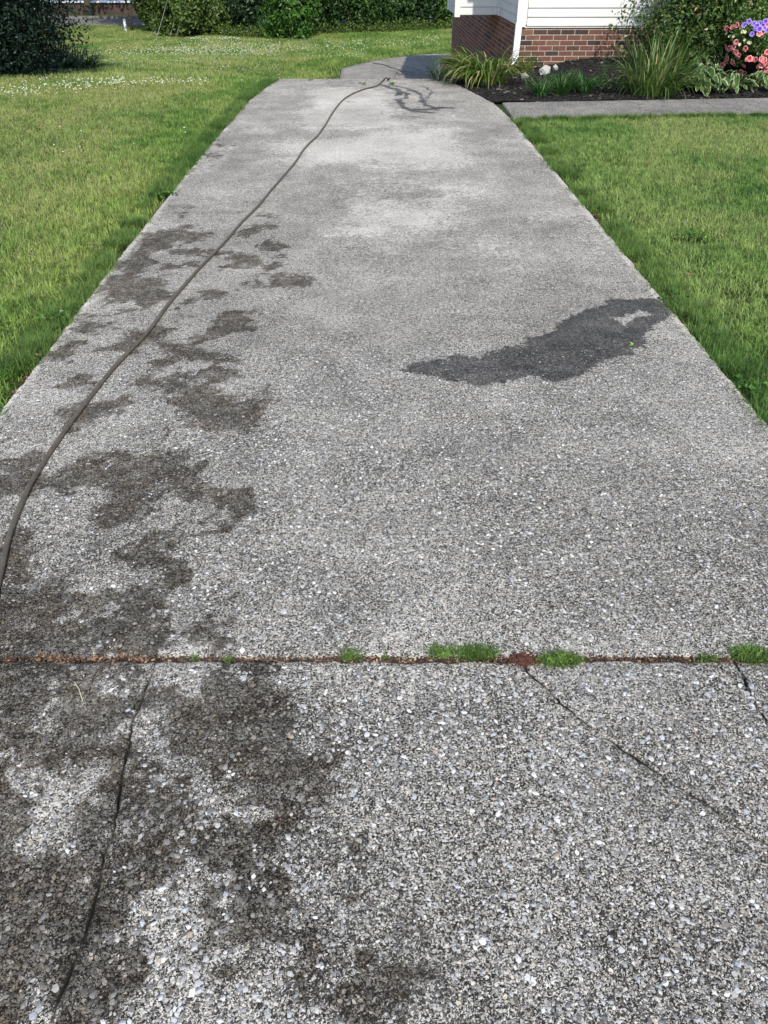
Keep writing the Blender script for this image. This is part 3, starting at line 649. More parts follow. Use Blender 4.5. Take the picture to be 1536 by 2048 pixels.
# soil in the joint
xs_ = np.linspace(-1.55, 1.55, 500); vv = []; 
for yy, dz in ((JY - .012, 0), (JY - .004, 1), (JY + .004, 1), (JY + .013, 0)):
    vv.append(np.stack([xs_, yy + 0 * xs_, -.016 + dz * .006 * (fbm(xs_, 0 * xs_, 30, 5) * 2 - .3) + .006 * (sstep(-.35, -.1, xs_) - .5)], -1))
v = np.stack(vv, 0).reshape(-1, 3); n = 500; i = (np.arange(n - 1)[None] + n * np.arange(3)[:, None]).ravel()
ob('joint_soil', mesh('joint_soil', v, np.stack([i, i + 1, i + n + 1, i + n], -1), M['soil'], True), kind='structure')
def jx(px): return at(px, 1322, 0)[0]
X = np.concatenate([rng.uniform(jx(640), jx(1536), 1900), rng.uniform(jx(0), jx(640), 700)]); Y = JY + rng.normal(.001, .0055, len(X))
litter('joint_litter', X, Y, 0 * X - .010 + rng.uniform(0, .008, len(X)), .0075, M['litter'], 'reddish brown crumbs and needles packed in the near joint')
X = rng.normal(jx(1050), .018, 420); Y = JY - .002 + rng.normal(0, .010, 420) - np.abs(rng.normal(0, .006, 420))
litter('joint_litter', X, Y, 0 * X + rng.uniform(-.004, .004, 420), .007, M['rust'], 'rust red heap of crumbs where joint and diagonal crack meet')
X = rng.uniform(jx(60), jx(290), 60); Y = JY + rng.normal(.003, .007, 60)
litter('joint_litter', X, Y, 0 * X + rng.uniform(-.006, .002, 60), .01, M['deadleaf'], 'orange dry needles in the left end of the joint', flat=.06)

# weed tufts in the joint
def tuft(px, py, rx, ry, n, h, label, wd=.0026):
    c = at(px, py, 0); v, f, a = blades(n, 1., h * .4, h, wd, int(px), 1.7)
    base = np.repeat(v.reshape(n, -1, 3)[:, :2].mean(1), 8, axis=0); 
    rel = v - base; rel[:, 2] = v[:, 2]
    bb = base * [rx, ry, 1]; bb[:, 2] = 0; v = bb + rel * [1, 1, 1]
    o = thing('weed_tuft', label, 'weed', (c[0], c[1], -.006), 0, 'green tufts growing in the near joint')
    ob('blades', mesh('blades', v, f, M['weed'], True, a), o)
    # small leaves among the blades
    k = n // 2; C = np.stack([rng.normal(0, rx * .5, k), rng.normal(0, ry * .5, k), rng.uniform(.006, h * .6, k)], -1)
    ob('leaves', leafmass_mesh('leaves', C, .006, M['weed'], up=.5), o)
def leafmass_mesh(name, C, size, mat, up=.3, centre=None, shape=.5):
    n = len(C); d = rng.normal(size=(n, 3))
    if centre is not None: d = d * .7 + (C - centre) / (np.linalg.norm(C - centre, axis=1)[:, None] + 1e-6) * .9
    d[:, 2] += up; nrm = d / np.linalg.norm(d, axis=1)[:, None]
    t = np.cross(nrm, rng.normal(size=(n, 3))); t /= np.linalg.norm(t, axis=1)[:, None]; b = np.cross(nrm, t)
    s = size * rng.uniform(.6, 1.3, n)[:, None]
    v = np.stack([C - t * s, C + b * s * shape + nrm * s * .18, C + t * s, C - b * s * shape + nrm * s * .18], 1).reshape(-1, 3)
    q = np.arange(n)[:, None] * 4; f = np.concatenate([q + np.array([[0, 2, 1]]), q + np.array([[0, 3, 2]])])
    return mesh(name, v, f, mat, False, dict(rnd=np.repeat(rng.random(n), 4), tip=np.tile([0, .6, 1, .6], n)))
tuft(700, 1314, .028, .018, 90, .034, 'small weed tuft in the joint, leftmost of the bushy ones')
tuft(885, 1306, .04, .02, 170, .033, 'thin green tuft joined to the left of the wide one')
tuft(952, 1308, .052, .021, 420, .034, 'wide bushy green tuft in the middle of the joint')
tuft(1120, 1322, .052, .022, 460, .034, 'dense green tuft right of the rust red crumbs')
tuft(1500, 1312, .05, .026, 400, .038, 'dense green tuft in the joint at the right edge')
tuft(1415, 1318, .03, .010, 70, .022, 'sparse low tuft just left of the rightmost one')
tuft(388, 1316, .014, .006, 20, .026, 'tiny star shaped sprout at the left of the joint')
tuft(458, 1320, .014, .006, 22, .018, 'tiny yellowish sprout beside the star shaped one')
tuft(770, 1314, .014, .005, 16, .022, 'tiny pale sprout between the left tuft and the thin one')

# ------------------------------------------------------------------ hose
hp = [(-60,1420),(-35,1290),(0,1150),(20,1070),(60,975),(110,890),(165,815),(230,735),(290,672),(350,598),(410,530),(440,497),(500,432),(545,380),(575,345),(600,312),(618,290),(640,268),(665,228),(690,199),(722,182),(758,171)]
P = [np.array([*at(x, y, 0)[:2], 0]) for x, y in hp]
P += [np.array([.02, 12.6, 0]), np.array([.15, 16, 0]), np.array([.3, 20, 0])] + [at(*q) for q in [(775,163),(790,157),(800,152),(806,147),(795,140),(780,136),(768,131),(745,127.5)]]
def resample(P, n):
    P = np.array(P)[:, :2]; k = len(P); out = []
    for i in range(k - 1):
        p0, p1, p2, p3 = P[max(i-1,0)], P[i], P[i+1], P[min(i+2,k-1)]
        for t in np.linspace(0, 1, n, endpoint=False):
            out.append(.5*((2*p1)+(-p0+p2)*t+(2*p0-5*p1+4*p2-p3)*t*t+(-p0+3*p1-3*p2+p3)*t**3))
    out.append(P[-1]); return np.array(out)
Q = resample(P, 7)
Q[:, 0] += (vnoise(Q[:, 1], 0 * Q[:, 1], 2.2, 4) - .5) * .02
z = np.where(Q[:, 1] < 11.8, 0, terrain(0 * Q[:, 1], Q[:, 1]) + .035 + .012)
hb = MB().tube([(q[0], q[1], zz + .0095) for q, zz in zip(Q, z)], .0095, 14, prof=lambda t: 1 - .10 * max(0, math.cos(3 * t + .6)))
o = ob('hose', hb.me('hose', M['hose'], True)); tag(o, 'long olive grey hose lying along the left of the driveway', 'hose')

# ------------------------------------------------------------------ house
H = thing('brick_house', 'cream sided house on a red brick base beside the driveway', 'house', (1.985, 13.2, 0), R(1.3))
ZS = .545; LEN, SIDE, TOP = 8.5, 10.25, 3.4
bw = MB().box((.005, .005, -.3), (LEN, .2, ZS)).me('front_wall', M['mortar']); front = ob('brick_wall', bw, H)
sw = MB().box((.005, .2, -1.9), (.2, SIDE - .012, ZS)).me('side_wall', M['mortar']); side = ob('brick_wall', sw, H)
side['label'] = 'shaded brick side wall facing the driveway'; front['label'] = 'sunlit brick front wall above the flower bed'
ob('back_wall', MB().box((.2, SIDE - .2, -1.9), (LEN, SIDE, TOP)).me('back_wall', M['siding']), H)
ob('end_wall', MB().box((LEN - .2, .2, -1.9), (LEN, SIDE - .2, TOP)).me('end_wall', M['siding']), H)
bl, bh, bj = .193, .057, .0105
def bevel_brick(l, h, d, e=.003):
    mb = MB(); a = [(-0, 0), (l, 0), (l, h), (0, h)]
    v = [(0, d, 0), (l, d, 0), (l, d, h), (0, d, h), (0, e, 0), (l, e, 0), (l, e, h), (0, e, h), (e, 0, e), (l - e, 0, e), (l - e, 0, h - e), (e, 0, h - e)]
    f = [(4,5,1,0),(5,6,2,1),(6,7,3,2),(7,4,0,3),(4,8,9,5),(5,9,10,6),(6,10,11,7),(7,11,8,4),(8,11,10,9)]
    f = [q[::-1] for q in f]; f[-1] = (8, 9, 10, 11)
    return mb.add(v, f)
full = bevel_brick(bl, bh, .03).me('brick', M['brick']); half = bevel_brick(bl / 2 - .005, bh, .03).me('brick', M['brick'])
pit_h = bh + bj; ncr = 11; nb = 0; restv = MB()
for r_i in range(ncr):
    z0 = ZS - .028 - (r_i) * pit_h; x = -.0 if r_i % 2 else -(bl + bj) / 2
    while x < LEN - .2:
        jitter = random.uniform(-.0015, .0015)
        if x < -.01: ob('brick', half, front, (0, jitter, z0), (0, 0, 0)); nb += 1
        elif x < 3.0 and z0 < ZS: ob('brick', full, front, (x, jitter, z0)); nb += 1
        else:
            b = bevel_brick(bl, bh, .03); restv.add([(p[0] + x, p[1] + jitter, p[2] + z0) for p in b.v], b.f)
        x += bl + bj
def rndmesh(mb, name, mat, per):
    me = mb.me(name, mat); n = len(mb.v); a = me.attributes.new('rnd', 'FLOAT', 'POINT'); a.data.foreach_set('value', np.repeat(rng.random(n // per), per).astype(np.float32)); return me
ob('bricks', rndmesh(restv, 'bricks', M['brick_a'], 12), front, kind='stuff')
# side bricks run along +y, facing -x
sb = MB()
for r_i in range(34):
    z0 = ZS - .028 - r_i * pit_h; y = .0 + (0 if r_i % 2 else (bl + bj) / 2)
    while y < SIDE - .2:
        b = bevel_brick(bl, bh, .03); jt = random.uniform(-.0015, .0015)
        sb.add([(p[1] + jt, y + (bl - p[0]) + .008, p[2] + z0) for p in b.v], b.f); y += bl + bj
ob('bricks', rndmesh(sb, 'bricks', M['brick_a'], 12), side, kind='stuff')
# lap siding boards
EXP = .112
def board(length, name='siding_board'):
    v = []; 
    prof = [(-.012, 0), (-.026, .002), (-.027, .012), (-.012, EXP + .004), (0, EXP + .004), (0, 0)]   # (y out, z)
    for x in (0, length): v += [(x, a, b) for a, b in prof]
    n = len(prof); f = [tuple((i, (i + 1) % n, n + (i + 1) % n, n + i)) for i in range(n)] + [tuple(range(n))[::-1], tuple(range(n, 2 * n))]
    me = mesh(name, v, f, M['siding']); return me
rows = int((TOP - ZS) / EXP)
fb = board(LEN - .11); s1 = board(2.05); s2 = board(SIDE - 3.58); bfm = board(.72 - .09); bsm = board(1.36 - .12)
ob('wall_backing', MB().box((.02, .0, ZS + .02), (LEN, .2, TOP)).me('wall_backing', M['siding']), H)
ob('wall_backing', MB().box((.0, .2, ZS + .02), (.2, SIDE, TOP)).me('wall_backing', M['siding']), H)
for k in range(rows):
    zz = ZS + .008 + k * EXP
    ob('siding_board', fb, H, (.09, 0, zz))
    ob('siding_board', s1, H, (0, 2.14, zz), (0, 0, R(-90)))
    ob('siding_board', s2, H, (0, SIDE - .03, zz), (0, 0, R(-90)))
# chase that stands out from the side wall
CH = ob('chimney_chase', MB().box((-.72, 2.15, ZS + .025), (-.0, 3.5, TOP + .6)).me('chimney_chase', M['siding']), H)
for k in range(rows + 5):
    zz = ZS + .008 + k * EXP
    ob('siding_board', bfm, CH, (-.67, 2.15, zz)); ob('siding_board', bsm, CH, (-.72, 3.45, zz), (0, 0, R(-90)))
cp = lambda x, y, wx, wy, m_, lab, z0=ZS: ob('corner_trim', MB().box((x, y, z0), (x + wx, y + wy, TOP)).me('corner_trim', M[m_]), H)
cp(-.034, -.034, .10, .034, 'trim_cream', ''); cp(-.034, .0, .034, .075, 'trim', '')
cp(-.034, 2.065, .034, .05, 'trim', '')
ob('corner_trim', MB().box((-.755, 2.115, ZS - .02), (-.665, 2.15, TOP)).me('corner_trim', M['trim_cream']), CH)
ob('corner_trim', MB().box((-.755, 2.151, ZS - .02), (-.722, 2.23, TOP)).me('corner_trim', M['trim']), CH)
ob('corner_trim', MB().box((-.755, 3.45, ZS), (-.722, 3.53, TOP)).me('corner_trim', M['trim']), CH)
ob('corner_trim', MB().box((-.035, 2.12, ZS), (-.004, 2.149, TOP)).me('corner_trim', M['trim']), CH)
ob('starter_strip', MB().box((.07, -.012, ZS - .012), (LEN, .0, ZS + .006)).me('starter_strip', M['trim_cream']), H)
# downspout
pr = MB(); dw, dd = .082, .06
pr.box((-.075, -.10, ZS + .04), (-.075 + dw, -.10 + dd, TOP - .3))
ds = ob('downspout', pr.me('downspout', M['trim_cream']), H)
pl = MB(); path = [(-.038, -.07, ZS + .055), (-.045, -.075, .3), (-.052, -.08, .17), (-.07, -.09, .11), (-.105, -.11, .06), (-.15, -.135, .02)]
vs = []
for i, (x, y, z) in enumerate(path):
    a, b = dw * .54, dd * .56
    A_ = [0, 0, 12, 38, 52, 52][i] * math.pi / 180
    for sx, sy in ((-1,-1),(1,-1),(1,1),(-1,1)): vs.append((x + sx * a * math.cos(A_), y + sy * b, z + sx * a * math.sin(A_)))
fs = []
for i in range(5):
    for k in range(4): fs.append((4*i + k, 4*i + (k+1) % 4, 4*i+4 + (k+1) % 4, 4*i+4 + k))
ob('downspout_elbow', mesh('downspout_elbow', vs, fs + [(3,2,1,0)], M['trim']), ds)
ob('screw', MB().tube([(-.034, -.104, .95), (-.034, -.099, .95)], .008, 8).me('screw', M['steel']), ds)
# roof
rf = MB().add([(-.12, -.3, TOP), (LEN + .4, -.3, TOP), (LEN + .4, SIDE + .5, TOP), (-.12, SIDE + .5, TOP), (-.12, SIDE / 2, TOP + 2.2), (LEN + .4, SIDE / 2, TOP + 2.2)],
              [(0,1,5,4), (2,3,4,5), (1,2,5), (3,0,4), (0,3,2,1)])
ob('roof', rf.me('roof', M['roof']), H)
ob('gutter', MB().box((-.12, -.4, TOP - .02), (LEN + .4, -.302, TOP + .09)).me('gutter', M['trim']), H)

# ------------------------------------------------------------------ flower bed
bx = lambda Y: np.where(Y < 12.2, np.interp(Y, RY, RX) + .012, np.interp(Y, [12.2, 16, 20], [.93, 1.5, 1.66]))
def bed_z(X, Y):
    up = .15 * sstep(10.8, 13.0, Y) * sstep(1.9, 3.1, X)
    return np.maximum(terrain(0 * X + 1, Y) + .03, -9) * (1 - sstep(1.6, 2.2, X)) + (-.005) * sstep(1.6, 2.2, X) + up + .035 * (fbm(X, Y, 7, 2) - .5) + .02 * (fbm(X, Y, 30, 3) - .5)
vv = np.linspace(0, 1, 90); uu = np.linspace(0, 1, 150)
def bed_loft(ylo, yhi, xlo, xhi):
    U, V = np.meshgrid(uu, vv); return U, V
U, V = np.meshgrid(uu, vv); Yt = 10.36 + V * 3.0
Xl = bx(Yt); X = Xl + (6.8 - Xl) * U ** 1.5; Y = 10.34 + (X - 1.3) * .105 * (1 - V) * 1. + V * (13.22 - 10.34)
Y = np.where(V > .999, 13.23 + (X - 2) * .022, Y); X = np.where(U < 1e-6, bx(Y), X)
v = np.stack([X, Y, bed_z(X, Y)], -1).reshape(-1, 3); nu = len(uu); i = (np.arange(nu - 1)[None] + nu * np.arange(len(vv) - 1)[:, None]).ravel()
ob('mulch_bed', mesh('mulch_bed', v, np.stack([i, i + 1, i + nu + 1, i + nu], -1), M['mulch'], True), kind='structure')
# strip of bed that follows the shaded side wall
Y_, U_ = np.meshgrid(np.linspace(13.2, 23.3, 60), np.linspace(0, 1, 8), indexing='ij'); Xl = bx(Y_) + 0; X_ = Xl + (2.02 - .022 * (Y_ - 13.2) - Xl) * U_
v = np.stack([X_, Y_, terrain(X_, Y_) + .06 + .02 * fbm(X_, Y_, 9, 3)], -1).reshape(-1, 3); i = (np.arange(7)[None] + 8 * np.arange(59)[:, None]).ravel()
ob('mulch_bed', mesh('mulch_bed', v, np.stack([i, i + 1, i + 9, i + 8], -1), M['mulch'], True), kind='structure')
X = rng.uniform(1, 5.6, 9000); Y = rng.uniform(10.3, 13.2, 9000); ok = (X > bx(Y) + .01) & (Y > 10.35 + (X - 1.3) * .105)
X, Y = X[ok], Y[ok]; litter('mulch_chips', X, Y, bed_z(X, Y), .035, M['chips'], 'black shredded mulch spread over the flower bed', 'mulch', flat=.2)
# ---- strap leaved plants, leaf by leaf
def strap_mesh(name, L, wd, rise, droop, mat, fold=.25, seg=6):
    v, f = [], []; x = z = 0; ang = rise
    for k in range(seg + 1):
        t = k / seg; wk = wd * (.55 + .9 * t * (1 - t) * 2 if t < .5 else 1.0 * (1 - ((t - .5) * 2) ** 1.8)) * .5 + .0004
        nx, nz = -math.sin(ang), math.cos(ang)
        v += [(x + nx * wk * fold * 2, -wk, z + nz * wk * fold * 2), (x, 0, z), (x + nx * wk * fold * 2, wk, z + nz * wk * fold * 2)]
        if k < seg:
            b = 3 * k; f += [(b, b + 1, b + 4, b + 3), (b + 1, b + 2, b + 5, b + 4)]
        ang = rise - droop * ((k + 1) / seg) ** 1.5; x += math.cos(ang) * L / seg; z += math.sin(ang) * L / seg
    return mesh(name, v, f, mat, True)
def clump(name, label, cat, loc, n, L, wd, mat, spread, rise, droop, azbias=None, group=None, part='leaf', elong=1.):
    t = thing(name, label, cat, loc, 0, group)
    vars_ = [strap_mesh(part, L * random.uniform(.75, 1.1), wd * random.uniform(.8, 1.2), R(random.uniform(*rise)), R(random.uniform(*droop)), mat) for _ in range(12)]
    for i in range(n):
        a = random.uniform(0, 6.283)
        if azbias is not None and random.random() < .55: a = random.gauss(azbias, .8)
        q = spread * math.sqrt(random.random()); aa = a + random.gauss(0, .5)
        ob(part, random.choice(vars_), t, (q * math.cos(aa) * elong, q * math.sin(aa), random.uniform(-.01, .01)), (random.uniform(-.25, .25), random.uniform(-.12, .12), a), random.uniform(.7, 1.12))
    return t
def on_bed(px, py):
    p = at(px, py, .02); return (p[0], p[1], float(bed_z(np.array(p[0]), np.array(p[1]))))
p = on_bed(974, 162); clump('daylily', 'large yellow green daylily clump drooping over the driveway corner', 'plant', p, 290, .74, .02, M['strap'], .26, (50, 89), (70, 140), R(180), elong=1.15)
p = on_bed(1046, 138); clump('daylily', 'small yellowed clump between downspout and brick front', 'plant', (p[0] + .05, p[1], p[2]), 40, .32, .013, M['strap'], .05, (50, 85), (50, 120))
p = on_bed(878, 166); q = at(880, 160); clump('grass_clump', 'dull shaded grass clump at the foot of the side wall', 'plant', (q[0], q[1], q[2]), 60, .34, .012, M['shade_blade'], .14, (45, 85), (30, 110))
p = on_bed(1080, 188); clump('lilyturf', 'smaller deep green lilyturf tuft at the left, before the white rock', 'plant', p, 130, .28, .009, M['turf'], .06, (50, 88), (40, 110), group='deep green tufts in the mulch')
p = on_bed(1124, 184); clump('lilyturf', 'deep green lilyturf tuft in the middle of the row', 'plant', p, 160, .34, .009, M['turf'], .09, (55, 88), (30, 100), group='deep green tufts in the mulch')
p = on_bed(1168, 182); clump('lilyturf', 'deep green lilyturf tuft at the right of the row', 'plant', p, 160, .34, .009, M['turf'], .09, (55, 88), (30, 100), group='deep green tufts in the mulch')
p = on_bed(1302, 186); clump('iris', 'tall upright grassy clump in front of the shrub', 'plant', p, 290, .74, .015, M['iris'], .22, (52, 89), (10, 125), elong=1.4)
p = on_bed(1350, 168); clump('iris', 'yellowing upright clump behind the tall grassy one', 'plant', (p[0], p[1] + .5, p[2]), 110, .75, .014, M['iris'], .13, (66, 89), (10, 70))
def stem_plant(px, py, h, label, n=9):
    p = on_bed(px, py); t = thing('stem_plant', label, 'plant', p, 0, 'young leafy stems in the mulch')
    ln = random.uniform(-.04, .04); st = [(0, 0, 0), (ln, 0, h * .5), (ln * 2.2, 0, h)]
    ob('stem', MB().tube(st, [.004, .003, .0015], 5).me('stem', M['turf'], True), t)
    lf = strap_mesh('leaf', .11, .03, R(45), R(70), M['turf'], seg=5)
    for k in range(n):
        f_ = .12 + .88 * k / n; ob('leaf', lf, t, (ln * 2 * f_, 0, h * f_), (0, 0, k * 2.4 + random.random()), 1.15 - .5 * f_)
stem_plant(1196, 176, .34, 'taller leafy stem right of the lilyturf row', 16); stem_plant(1216, 182, .2, 'short leafy stem beside the taller one', 12)
stem_plant(1236, 184, .28, 'leafy stem left of the tall grassy clump', 14); stem_plant(1252, 180, .24, 'bushy stem against the tall grassy clump', 14)
# hosta
def hosta_leaf(L, bend):
    n = 8; out = []; inn = []
    for k in range(2 * n):
        t = math.pi * 2 * k / (2 * n); s = (1 - math.cos(t)) / 2
        wdt = .33 * L * math.sin(t) * (1.15 - .45 * s); out.append((s * L, wdt)); 
    cx = .48 * L
    inn = [(cx + (x - cx) * .9, y * .85) for x, y in out]
    def Z(x, y): return -bend * (x / L) ** 2 * L + .55 * abs(y) + .012 * math.sin(x / L * 14) 
    v = [(x, y, Z(x, y)) for x, y in out] + [(x, y, Z(x, y)) for x, y in inn] + [(cx * .6, 0, Z(cx * .6, 0)), (cx * 1.4, 0, Z(cx * 1.4, 0))]
    f, mi = [], []; m_ = 2 * n
    for k in range(m_):
        f.append((k, (k + 1) % m_, m_ + (k + 1) % m_, m_ + k)); mi.append(1)
        c = m_ * 2 + (1 if inn[k][0] > cx else 0); f.append((m_ + k, m_ + (k + 1) % m_, c)); mi.append(0)
    f.append((m_ + 4, m_*2+1, m_*2)); mi.append(0); f.append((m_ * 2, m_ * 2 + 1, m_ + 12)); mi.append(0)
    return mesh('leaf', v, f, [M['hosta_green'], M['cream']], True, midx=mi)
HL = [hosta_leaf(random.uniform(.10, .15), random.uniform(.2, .9)) for _ in range(6)]
def hosta(px, py, n, rad, h, label, dy=0):
    p = on_bed(px, py); p = (p[0], p[1] + dy, p[2]); t = thing('hosta', label, 'plant', p, 0, 'cream edged hostas')
    stm = MB()
    for k in range(n):
        a = random.uniform(0, 6.283); q = rad * random.random() ** .6; z_ = h * (1.05 - (q / rad) ** 2 * .8) * random.uniform(.75, 1.1)
        x, y = q * math.cos(a), q * math.sin(a)
        ob('leaf', random.choice(HL), t, (x * .8, y * .8, z_), (random.uniform(-.4, .4), random.uniform(-.5, .25), a + random.gauss(0, .3)), random.uniform(.7, 1.15))
        stm.tube([(x * .15, y * .15, 0), (x * .55, y * .55, z_ * .7), (x * .8, y * .8, z_)], .003, 4, cap=False)
    ob('stems', stm.me('stems', M['hosta_green'], True), t)
hosta(1402, 180, 110, .3, .28, 'cream edged hosta clump right of the tall grassy clump')
hosta(1415, 160, 100, .34, .5, 'taller cream edged hosta behind the front one', .35)
hosta(1462, 178, 50, .22, .18, 'cream edged hosta below the coral flowers')
hosta(1520, 176, 24, .2, .2, 'cream edged hosta at the right edge under the planter')
# rocks
def rock(px, py, s, label, mat, seed):
    p = on_bed(px, py); V0, F0 = pebble_mesh(seed, None); import bmesh
    me = mesh('rock', V0 * [1, 1, 1.8], F0, M[mat]); bm = bmesh.new(); bm.from_mesh(me); bmesh.ops.subdivide_edges(bm, edges=bm.edges[:], cuts=2, use_grid_fill=True)
    for v in bm.verts: v.co += Vector(rng.normal(0, .025, 3))
    bm.to_mesh(me); bm.free(); o = ob('rock', me, None, (p[0], p[1], p[2] + s * .35), (.1, .2, seed), s); tag(o, label, 'rock')
rock(1090, 150, .105, 'white quartz rock behind the left lilyturf', 'rock', 3); rock(1110, 146, .07, 'smaller white rock right of the quartz rock', 'rock', 5)
rock(1048, 152, .075, 'flat grey stone under the downspout', 'rock2', 6)

# ---- leafy crowns
def crown_pts(n, rx, ry, rz, lobes, seed, lr=(.3, .5), fill=.25):
    r = np.random.default_rng(seed); d = r.normal(size=(lobes, 3)); d /= np.linalg.norm(d, axis=1)[:, None]
    C = d * r.uniform(.45, .85, lobes)[:, None]; LR = r.uniform(*lr, lobes); k = r.integers(0, lobes, n)
    e = r.normal(size=(n, 3)); e /= np.linalg.norm(e, axis=1)[:, None]; rad = np.where(r.random(n) < fill, r.random(n) ** .5, r.normal(1, .1, n))
    P = C[k] + e * (LR[k] * rad)[:, None]; return P * [rx, ry, rz]
def shrub(name, label, loc, r3, n, size, mat, seed, cat='shrub', group=None, cz=None, lobes=26, trunk=True, up=.3, stems=5, shape=.5):
    t = thing(name, label, cat, loc, 0, group); cz = r3[2] * .9 if cz is None else cz
    P = crown_pts(n, *r3, lobes, seed, lr=(.16, .42)) + [0, 0, cz]; P = P[P[:, 2] > .02]
    ob('foliage', leafmass_mesh('foliage', P, size, M[mat], up=up, centre=np.array([0, 0, cz]), shape=shape), t)
    if trunk:
        for k in range(stems):
            a = k * 6.283 / stems + seed; e = (math.cos(a) * r3[0] * .55, math.sin(a) * r3[1] * .55, cz + r3[2] * .4)
            ob('stem', MB().tube([(math.cos(a) * .05, math.sin(a) * .05, -.1), (e[0] * .35, e[1] * .35, cz * .5), e], [.03 * r3[2] + .01, .02 * r3[2] + .006, .006], 6).me('stem', M['bark'], True), t)
    return t
shrub('shrub', 'large glossy dark green shrub against the house siding', (4.75, 12.45, .1), (1.45, .62, 1.15), 26000, .03, 'shrub_leaf', 5, cz=.95, lobes=60)
shrub('shrub', 'low loose shrub between tall grassy clump and house wall', (4.0, 12.3, .1), (.5, .35, .5), 5000, .026, 'shrub_leaf', 6, cz=.45, lobes=24)
# hanging mound of flowers
p = on_bed(1512, 168); PL = thing('flower_planter', 'dark pot overflowing with coral, purple and cream petunias', 'flower pot', (p[0], p[1] + .15, p[2]))
pt = MB(); prof = [(.10, 0), (.12, .01), (.16, .22), (.17, .23), (.17, .25), (.15, .25), (.14, .2)]
n = 20; pv = [(r0 * math.cos(6.283 * k / n), r0 * math.sin(6.283 * k / n), z0) for r0, z0 in prof for k in range(n)]
pf = [(i * n + k, i * n + (k + 1) % n, (i + 1) * n + (k + 1) % n, (i + 1) * n + k) for i in range(len(prof) - 1) for k in range(n)] + [tuple(range(n))[::-1], tuple(range((len(prof) - 1) * n, len(prof) * n))]
ob('pot', mesh('pot', pv, pf, M['pot'], True), PL)
C = crown_pts(14000, .43, .38, .42, 60, 12, lr=(.15, .4), fill=.4) + [0, 0, .53]; C = C[C[:, 2] > .16]
ob('foliage', leafmass_mesh('foliage', C, .02, M['petunia_leaf'], centre=np.array([0, 0, .5])), PL)
def flower_mesh(ms, s=.032):
    v = [(0, 0, -.012)]; n = 15
    for k in range(n):
        t = 6.283 * k / n; v.append((.28 * s * math.cos(t), .28 * s * math.sin(t), -.002))
    for fr, zz in ((.8, .004), (1., .002)):
        for k in range(n):
            t = 6.283 * k / n; rr = s * fr * (1 + .1 * math.cos(5 * t)); v.append((rr * math.cos(t), rr * math.sin(t), zz + .003 * math.sin(10 * t)))
    f, mi = [], []
    for k in range(n):
        k2 = (k + 1) % n; f += [(0, 1 + k, 1 + k2), (1 + k, 1 + n + k, 1 + n + k2, 1 + k2), (1 + n + k, 1 + 2 * n + k, 1 + 2 * n + k2, 1 + n + k2)]; mi += [2, 0, 1]
    return mesh('flower', v, [q for q in f], ms, True, midx=mi)
FM = dict(c=flower_mesh([M['coral'], M['coral_edge'], M['coral_throat']]), p=flower_mesh([M['purple'], M['purple_edge'], M['purple_throat']]), w=flower_mesh([M['cream_petal'], M['cream_petal'], M['cream_petal']], .02))
# flowers at the places of the photograph, on the face of the mound
fl = [('c',1465,54),('c',1474,50),('w',1482,56),('w',1485,62),('p',1488,50),('p',1498,43),('p',1508,47),('p',1514,52),('p',1520,46),('p',1526,50),('p',1510,57),('p',1519,58),('p',1529,57),('p',1534,60),('c',1534,49),('c',1525,64),('c',1519,67),('p',1504,68),
 ('w',1459,72),('w',1467,73),('w',1453,67),('w',1484,64),('w',1490,64),('c',1472,84),('w',1489,80),('w',1497,85),('w',1500,86),('w',1479,89),('c',1452,94),('c',1458,97),('c',1463,96),('c',1467,94),('c',1491,97),('c',1473,105),('c',1478,110),('c',1476,114),('c',1470,103),
 ('c',1453,120),('c',1450,126),('c',1445,130),('c',1465,124),('c',1467,128),('c',1454,116),('c',1493,119),('c',1499,117),('c',1504,118),('c',1510,119),('c',1488,132),('c',1523,118),('c',1526,112),('c',1530,126),('c',1518,133),('c',1523,130),('c',1527,136),('c',1533,132),('c',1532,140),('c',1483,148),('c',1488,146),('c',1492,149),('c',1486,153),('c',1491,154),('c',1482,143),('c',1534,104),('c',1453,57),('c',1461,58),('p',1531,43),('c',1536,144),('c',1528,120)]
plz = Vector((PL.location.x, PL.location.y, PL.location.z))
for kd, px, py in fl:
    # meet the ray with the mound's ellipsoid
    u = (px - 768) / F; vv_ = (py - 1024) / F; d = np.array([u, math.cos(PITCH) - vv_ * math.sin(PITCH), -math.sin(PITCH) - vv_ * math.cos(PITCH)]); o_ = np.array([0, 0, CAM_H])
    c_ = np.array([plz.x, plz.y, plz.z + .5]); rr = np.array([.43, .39, .44]); A = d / rr; B = (o_ - c_) / rr
    a, b, c = A @ A, 2 * A @ B, B @ B - 1; disc = b * b - 4 * a * c; t = (-b - math.sqrt(max(disc, 0))) / (2 * a) - random.uniform(0, .03); P_ = o_ + d * t
    nrm = Vector(((P_ - c_) / rr)).normalized() + Vector((0, -.6, .2)); nrm += Vector(rng.normal(0, .3, 3)); q = nrm.to_track_quat('Z', 'Y').to_euler()
    o = ob('flower', FM[kd], PL, Vector(P_) - plz, tuple(q), random.uniform(.8, 1.15)); o['label'] = {'c': 'coral pink petunia', 'p': 'purple petunia', 'w': 'small cream bud'}[kd]

